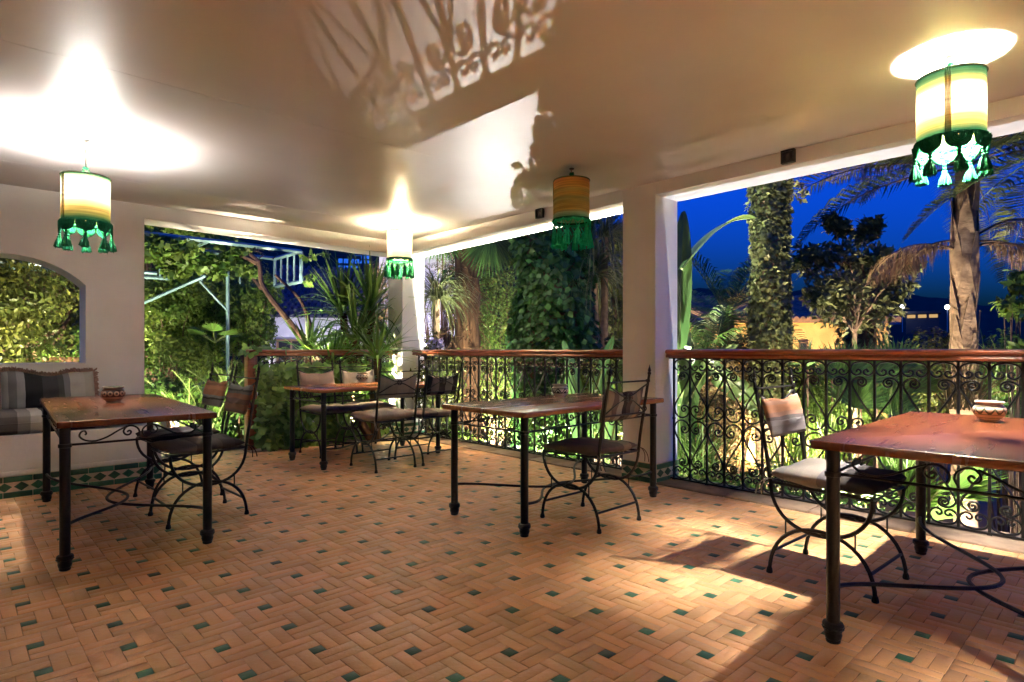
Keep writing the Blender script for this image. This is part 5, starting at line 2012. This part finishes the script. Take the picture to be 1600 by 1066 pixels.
M_OCHRE = pm('ochre_stucco', (.55, .36, .13), .9, c2=(.44, .27, .09), vscale=3, bump=.5, bscale=30, coord='Position')
M_RTILE = pm('roof_tile', (.30, .16, .09), .85, c2=(.17, .10, .07), vscale=9, bump=.4, bscale=30, island=.3)
M_DTILE = pm('dark_roof_tile', (.085, .075, .10), .8, c2=(.05, .045, .065), vscale=8, island=.3)
M_WHITE = pm('white_stucco', (.62, .60, .60), .85, c2=(.52, .50, .50), vscale=2.5, bump=.3, bscale=25, coord='Position')
M_DARKG = pm('dark_glass', (.02, .02, .025), .15)
hx, hy = at(1258, 14.0)
h = thing('ochre_house', 'low ochre stucco house with a curved tile eave beyond the young tree', 'house', (hx, hy, GZ), -YAW)
m = MB(); m.box(-2.1, 0, 0, 1.95, 3.6, 4.14); m.build('wall', M_OCHRE, h, smooth=False)
m = MB()
m.add([(-2.3, -.22, 4.02), (2.1, -.22, 4.02), (2.1, 3.9, 4.9), (-2.3, 3.9, 4.9), (-2.3, -.22, 4.10), (2.1, -.22, 4.10), (2.1, 3.9, 4.98), (-2.3, 3.9, 4.98)], [(3, 2, 1, 0), (4, 5, 6, 7), (0, 1, 5, 4), (1, 2, 6, 5), (2, 3, 7, 6), (3, 0, 4, 7)])
m.v = [(a_, b_, c_ + .12) for a_, b_, c_ in m.v]
rf = m.build('roof', M_RTILE, h, smooth=False)
m = MB()
for k in range(10):
    roof_row(m, -2.3, 2.1, -.26 + .40 * k, 4.21 + .40 * k * .2136, .062, 30, tilt=.2136, L_=.44)
stuff(m.build('eave_tiles', M_RTILE, rf))
for wx in (-.05, -1.25):
    f = MB().box(wx - .10, -.03, 3.25, wx + .10, .01, 3.68).build('window', M_WOODO, h, smooth=False)
    MB().box(wx - .07, -.036, 3.28, wx + .07, -.028, 3.65).build('pane', M_DARKG, f, smooth=False)
# dark house behind
hx, hy = at(1245, 26.0)
h = thing('dark_house', 'unlit house with dark tiled ridge behind the ochre house', 'house', (hx, hy, -4), -YAW)
m = MB(); m.box(-4, 0, 0, 4, 5, 6.2); m.build('wall', M_WHITE, h, smooth=False)
m = MB()
m.add([(-4.3, -.4, 6.2), (4.3, -.4, 6.2), (4.3, 2.5, 7.5), (-4.3, 2.5, 7.5), (4.3, 5.4, 6.2), (-4.3, 5.4, 6.2)], [(0, 1, 2, 3), (3, 2, 4, 5), (0, 3, 5), (1, 4, 2), (0, 5, 4, 1)])
rf = m.build('roof', M_DTILE, h, smooth=False)
m = MB(); roof_row(m, -4.3, 4.3, 2.3, 7.48, .10, 36, L_=.4); stuff(m.build('ridge_tiles', M_DTILE, rf))

# white house with dark violet roof behind the vine
hx, hy = at(500, 14.0)
h = thing('white_house', 'small white house with dark tiled roof behind the yucca', 'house', (hx, hy, -1.2), -YAW + R(18))
m = MB(); m.box(-1.5, 0, 0, 1.6, 3.5, 3.05); m.build('wall', M_WHITE, h, smooth=False)
m = MB()
m.add([(-1.7, -.25, 3.05), (1.8, -.25, 3.05), (1.0, 1.9, 4.45), (-.9, 1.9, 4.45), (1.8, 3.7, 3.05), (-1.7, 3.7, 3.05)], [(0, 1, 2, 3), (3, 2, 4, 5), (0, 3, 5), (1, 4, 2), (0, 5, 4, 1)])
rf = m.build('roof', M_DTILE, h, smooth=False)
m = MB()
for k in range(13):
    f = k / 13
    x0, x1 = -1.7 + .8 * f, 1.8 - .8 * f
    roof_row(m, x0, x1, -.27 + 2.15 * f, 3.05 + 1.4 * f, .055, max(6, int(24 * (x1 - x0) / 3.5)), tilt=.65, L_=.2)
stuff(m.build('roof_tiles', M_DTILE, rf))
f = MB().box(-.95, -.04, 1.55, -.30, .01, 2.55).build('window', M_WOODO, h, smooth=False)
for q in range(2):
    MB().box(-.90 + .29 * q, -.046, 1.60, -.65 + .29 * q, -.038, 2.50).build('pane', M_DARKG, f, smooth=False)

hx, hy = at(690, 12.5)
h = thing('lilac_house', 'pale house wall lit lilac behind the fan palm leaves', 'house', (hx, hy, GZ), -YAW)
m = MB(); m.box(-1.3, 0, 0, .38, 3, 6.3); m.build('wall', M_WHITE, h, smooth=False)
m = MB(); m.add([(-1.5, -.2, 6.3), (.55, -.2, 6.3), (.55, 3.2, 7.2), (-1.5, 3.2, 7.2), (-1.5, -.2, 6.42), (.55, -.2, 6.42), (.55, 3.2, 7.32), (-1.5, 3.2, 7.32)], [(3, 2, 1, 0), (4, 5, 6, 7), (0, 1, 5, 4), (1, 2, 6, 5), (2, 3, 7, 6), (3, 0, 4, 7)]); m.build('roof', M_DTILE, h, smooth=False)
# bare twigs in front of the lilac wall
shrub('twiggy_tree', 'fine twiggy tree silhouetted on the lilac house wall', gp(692, 450, 11.3), (.60, .35, 1.45), 5000, L_GREY, (.02, .045), nclump=60, cat='tree', r0=.02, clr=(.12, .22))
shrub('twiggy_tree', 'fine leafy tree between the lilac wall and the palm trunk', gp(722, 400, 10.6), (.40, .3, 1.3), 3600, L_DARK, (.04, .08), nclump=24, cat='tree', r0=.02, clr=(.16, .26))
shrub('hydrangea', 'pale lilac flower head near the middle handrail', gp(682, 536, 8.2), (.14, .12, .12), 260, leafm('petal', (.42, .36, .62), (.5, .48, .62), trans=.3), (.03, .055), nclump=8, cat='flower', aspect=.9)

# far lights on the hillside
M_LAMPW = emis('far_lamp', (.75, .85, 1.0), 4)
M_LAMPY = emis('far_lamp_warm', (1.0, .86, .62), 2)
M_BLUE_FLOOD = emis('blue_flood_panel', (.02, .14, .80), .10)  # floodlight on the facades, put in as glowing panels
M_PALEW = emis('pale_window', (.35, .45, .9), 1.4)
M_FARW = pm('far_wall', (.035, .035, .04), .9)
M_POLE = pm('lamp_pole', (.3, .32, .35), .5)
def far_building(label, px, py, t_, w, hgt, rows, colsn, wm, base_drop=6):
    p = gp(px, py, t_)
    h = thing('far_building', label, 'building', tuple(p), -YAW - math.atan((px - 800) / FPX) , 'floodlit buildings on the dark hill')
    m = MB(); m.box(-w / 2, 0, -base_drop, w / 2, 6, hgt); m.build('wall', M_FARW, h, smooth=False)
    m = MB(); m.box(-w / 2 - .3, -.3, hgt, w / 2 + .3, 6.3, hgt + .5); m.build('roof', M_FARW, h, smooth=False)
    for r_ in range(rows):
        for c_ in range(colsn):
            x0 = -w / 2 + w * (c_ + .12) / colsn; x1 = -w / 2 + w * (c_ + .88) / colsn
            z0 = hgt * (r_ + .15) / rows; z1 = hgt * (r_ + .80) / rows
            MB().box(x0, -.12, z0, x1, -.02, z1).build('window', wm, h, smooth=False)  # glowing panels; on the blue buildings they stand in for floodlight
far_building('blue lit upper building on the dark hill behind the yucca', 567, 413, 150, 4.6, 3.6, 3, 2, M_BLUE_FLOOD)
far_building('lower wide blue lit building on the dark hill behind the yucca', 545, 424, 140, 5.0, 3.2, 2, 4, M_BLUE_FLOOD)
far_building('small warm lit pavilion far off below the young tree', 1441, 498, 120, 5.5, 1.0, 1, 3, emis('pavilion_window', (1.0, .62, .25), .06), 3)
for px, py, t_, s, mt, lb in ((1410, 480, 120, .42, M_LAMPW, 'far street lamp with blue white glare left of the tall palm'), (1480, 480, 120, .42, M_LAMPW, 'far street lamp with blue white glare close to the tall palm trunk'),
                              (552, 434, 120, .20, M_LAMPW, 'far white lamp under the blue lit buildings'), (564, 434, 120, .20, M_LAMPY, 'far warm lamp under the blue lit buildings'), (604, 432, 110, .28, M_LAMPY, 'far warm lamp left of the corner lantern'), (590, 449, 110, .18, M_LAMPW, 'far white lamp low beside the corner pillar'), (600, 414, 130, .2, M_LAMPY, 'far warm lamp high beside the corner lantern')):
    p = gp(px, py, t_)
    w = thing('street_lamp', lb, 'street lamp', (p[0], p[1], p[2] - 5), 0, 'far lamps on the dark hillside')
    MB().tube([(0, 0, 0), (0, 0, 4.8)], .07, 6).build('pole', M_POLE, w)
    MB().ball((0, 0, 5), s, 10, 6).build('lamp_head', mt, w)

# ------------------------------------------------------------------ garden spotlights
M_HOUS = pm('spot_housing', (.03, .03, .03), .5)
M_SPOTL = emis('spot_lens', (1.0, .95, .82), 60)


def spotlight(label, pos, target, power, color, angle=100, blend=.6, rad=.03):
    t = thing('garden_spotlight', label, 'spotlight', tuple(pos), 0, 'garden spotlights among the plants')
    d = (Vector(target) - Vector(pos)).normalized()
    q = d.to_track_quat('Z', 'Y').to_euler()
    m = MB(); m.lathe([(.02, -.10), (.045, -.09), (.055, -.02), (.058, .0), (.052, .0), (.048, -.012)], 14, capt=False)
    hd = m.build('housing', M_HOUS, t, (0, 0, .12), tuple(q))
    MB().lathe([(.001, -.014), (.047, -.014)], 14, capb=False, capt=False).build('lens', M_SPOTL, hd)
    MB().tube([(0, 0, -.25), (0, 0, .05)], .010, 6).build('stake', M_HOUS, t)
    ld = bpy.data.lights.new('spot', 'SPOT')
    ld.energy = power
    ld.color = color
    ld.spot_size = R(angle)
    ld.spot_blend = blend
    ld.shadow_soft_size = rad
    lo = bpy.data.objects.new('spot_light', ld)
    col.objects.link(lo)
    lo.parent = t
    lo.location = Vector((0, 0, .12)) + d * .02
    lo.rotation_euler = d.to_track_quat('-Z', 'Y').to_euler()
    return t


GW, GY_, CW_ = (1.0, .86, .60), (1.0, .78, .42), (.80, .88, 1.0)
SP = 2.0
# the one that throws the railing's shadow on the ceiling
spotlight('garden spotlight far down the slope facing the middle railing', (9.36, 10.29, -2.05), (1.2, 1.7, 2.2), 58 * SP, (1.0, .93, .86), 26, .8, .010)
# the glare seen through the middle railing
gpos = gp(790, 695, 6.9)
spotlight('glaring garden spotlight seen through the middle railing', (gpos[0], gpos[1], gpos[2] - .12), gp(770, 640, 9.5), 26 * SP, (1.0, .95, .80), 100)
# below the terrace edge, under the long railing: washes the pillar's side and the beam
spotlight('ground spotlight at the foot of the terrace under the long railing', (4.93, 1.7, -2.2), (4.75, 1.9, 3), 36 * SP, (.88, .92, 1.0), 120)
spotlight('ground spotlight in front of the banana plant', (*at(1080, 6.0), GZ + .1), gp(1090, 460, 7.2), 11 * SP, GW, 90)
spotlight('ground spotlight lighting the golden shrubs', (*at(1150, 6.8), GZ + .1), gp(1140, 600, 8.2), 18 * SP, GY_, 110)
spotlight('ground spotlight at the foot of the ivy trunk', (*at(1225, 6.6), GZ + .1), gp(1205, 400, 7.6), 210 * SP, (1.0, .86, .62), 70)
spotlight('ground spotlight at the ochre house wall', (*at(1250, 12.6), GZ + .3), gp(1260, 520, 14.0), 210 * SP, GY_, 140)
spotlight('ground spotlight under the young tree', (*at(1318, 6.2), -.75), gp(1335, 420, 7.8), 230 * SP, GW, 90)
spotlight('added spotlight between the railing and the young tree', (*at(1288, 5.6), -.9), gp(1335, 385, 7.8), 150 * SP, GW, 50)  # second unseen lamp, put in to brighten the top of the crown
spotlight('ground spotlight at the foot of the tall palm', (*at(1500, 6.0), GZ + .1), gp(1500, 380, 7.0), 170 * SP, (1.0, .84, .64), 90)
spotlight('ground spotlight behind the glossy table', (*at(1430, 5.6), GZ + .1), gp(1400, 600, 6.8), 10 * SP, GW, 120)
spotlight('ground spotlight left of the ivy column', (*at(738, 7.9), GZ + .1), gp(727, 500, 9.6), 420 * SP, GW, 80)
spotlight('ground spotlight right of the ivy column', (*at(925, 6.4), GZ + .1), gp(935, 540, 7.4), 80 * SP, GW, 80)
spotlight('ground spotlight in front of the ivy column', (*at(850, 6.7), GZ + .1), gp(866, 430, 7.6), 650 * SP, (.95, 1.0, .80), 70)
spotlight('garden spotlight behind the palm trunk', (*at(775, 14.6), GZ + .2), gp(775, 520, 15.8), 420 * SP, GW, 130)
spotlight('cold spotlight washing the lilac house wall', (*at(690, 11.6), 0.3), gp(690, 450, 12.6), 22 * SP, (.64, .60, 1.0), 150)
spotlight('cold spotlight washing the small white house', (*at(505, 12.6), -.4), gp(505, 490, 14.0), 14 * SP, (.72, .72, 1.0), 150)
spotlight('garden spotlight among the yuccas', (*at(528, 7.65), -.06), gp(562, 470, 7.95), 170 * SP, GW, 120)
spotlight('garden spotlight under the pergola', (2.1, 8.3, .0), (2.3, 9.6, 1.8), 120 * SP, GW, 130)
spotlight('hidden spotlight by the arched wall end, brightening the fern bush', (1.22, 7.05, .02), (2.0, 8.6, 1.0), 55 * SP, GW, 130)  # set out of view at the wall corner, to brighten the fern
spotlight('added spotlight behind the pergola, lighting the dark trees', (1.4, 10.4, .0), (1.1, 12.4, 2.6), 80 * SP, GW, 130)  # unseen lamp, put in to lift the unlit trees behind
spotlight('added spotlight behind the hedge, lighting the dark tree', (-2.2, 10.9, .0), (-2.4, 12.4, 2.6), 60 * SP, GW, 130)  # added unseen, brightens the tree at the back
spotlight('garden spotlight in front of the hedge', (.3, 8.4, .0), (-.2, 9.7, 1.4), 50 * SP, (1.0, .82, .48), 130)
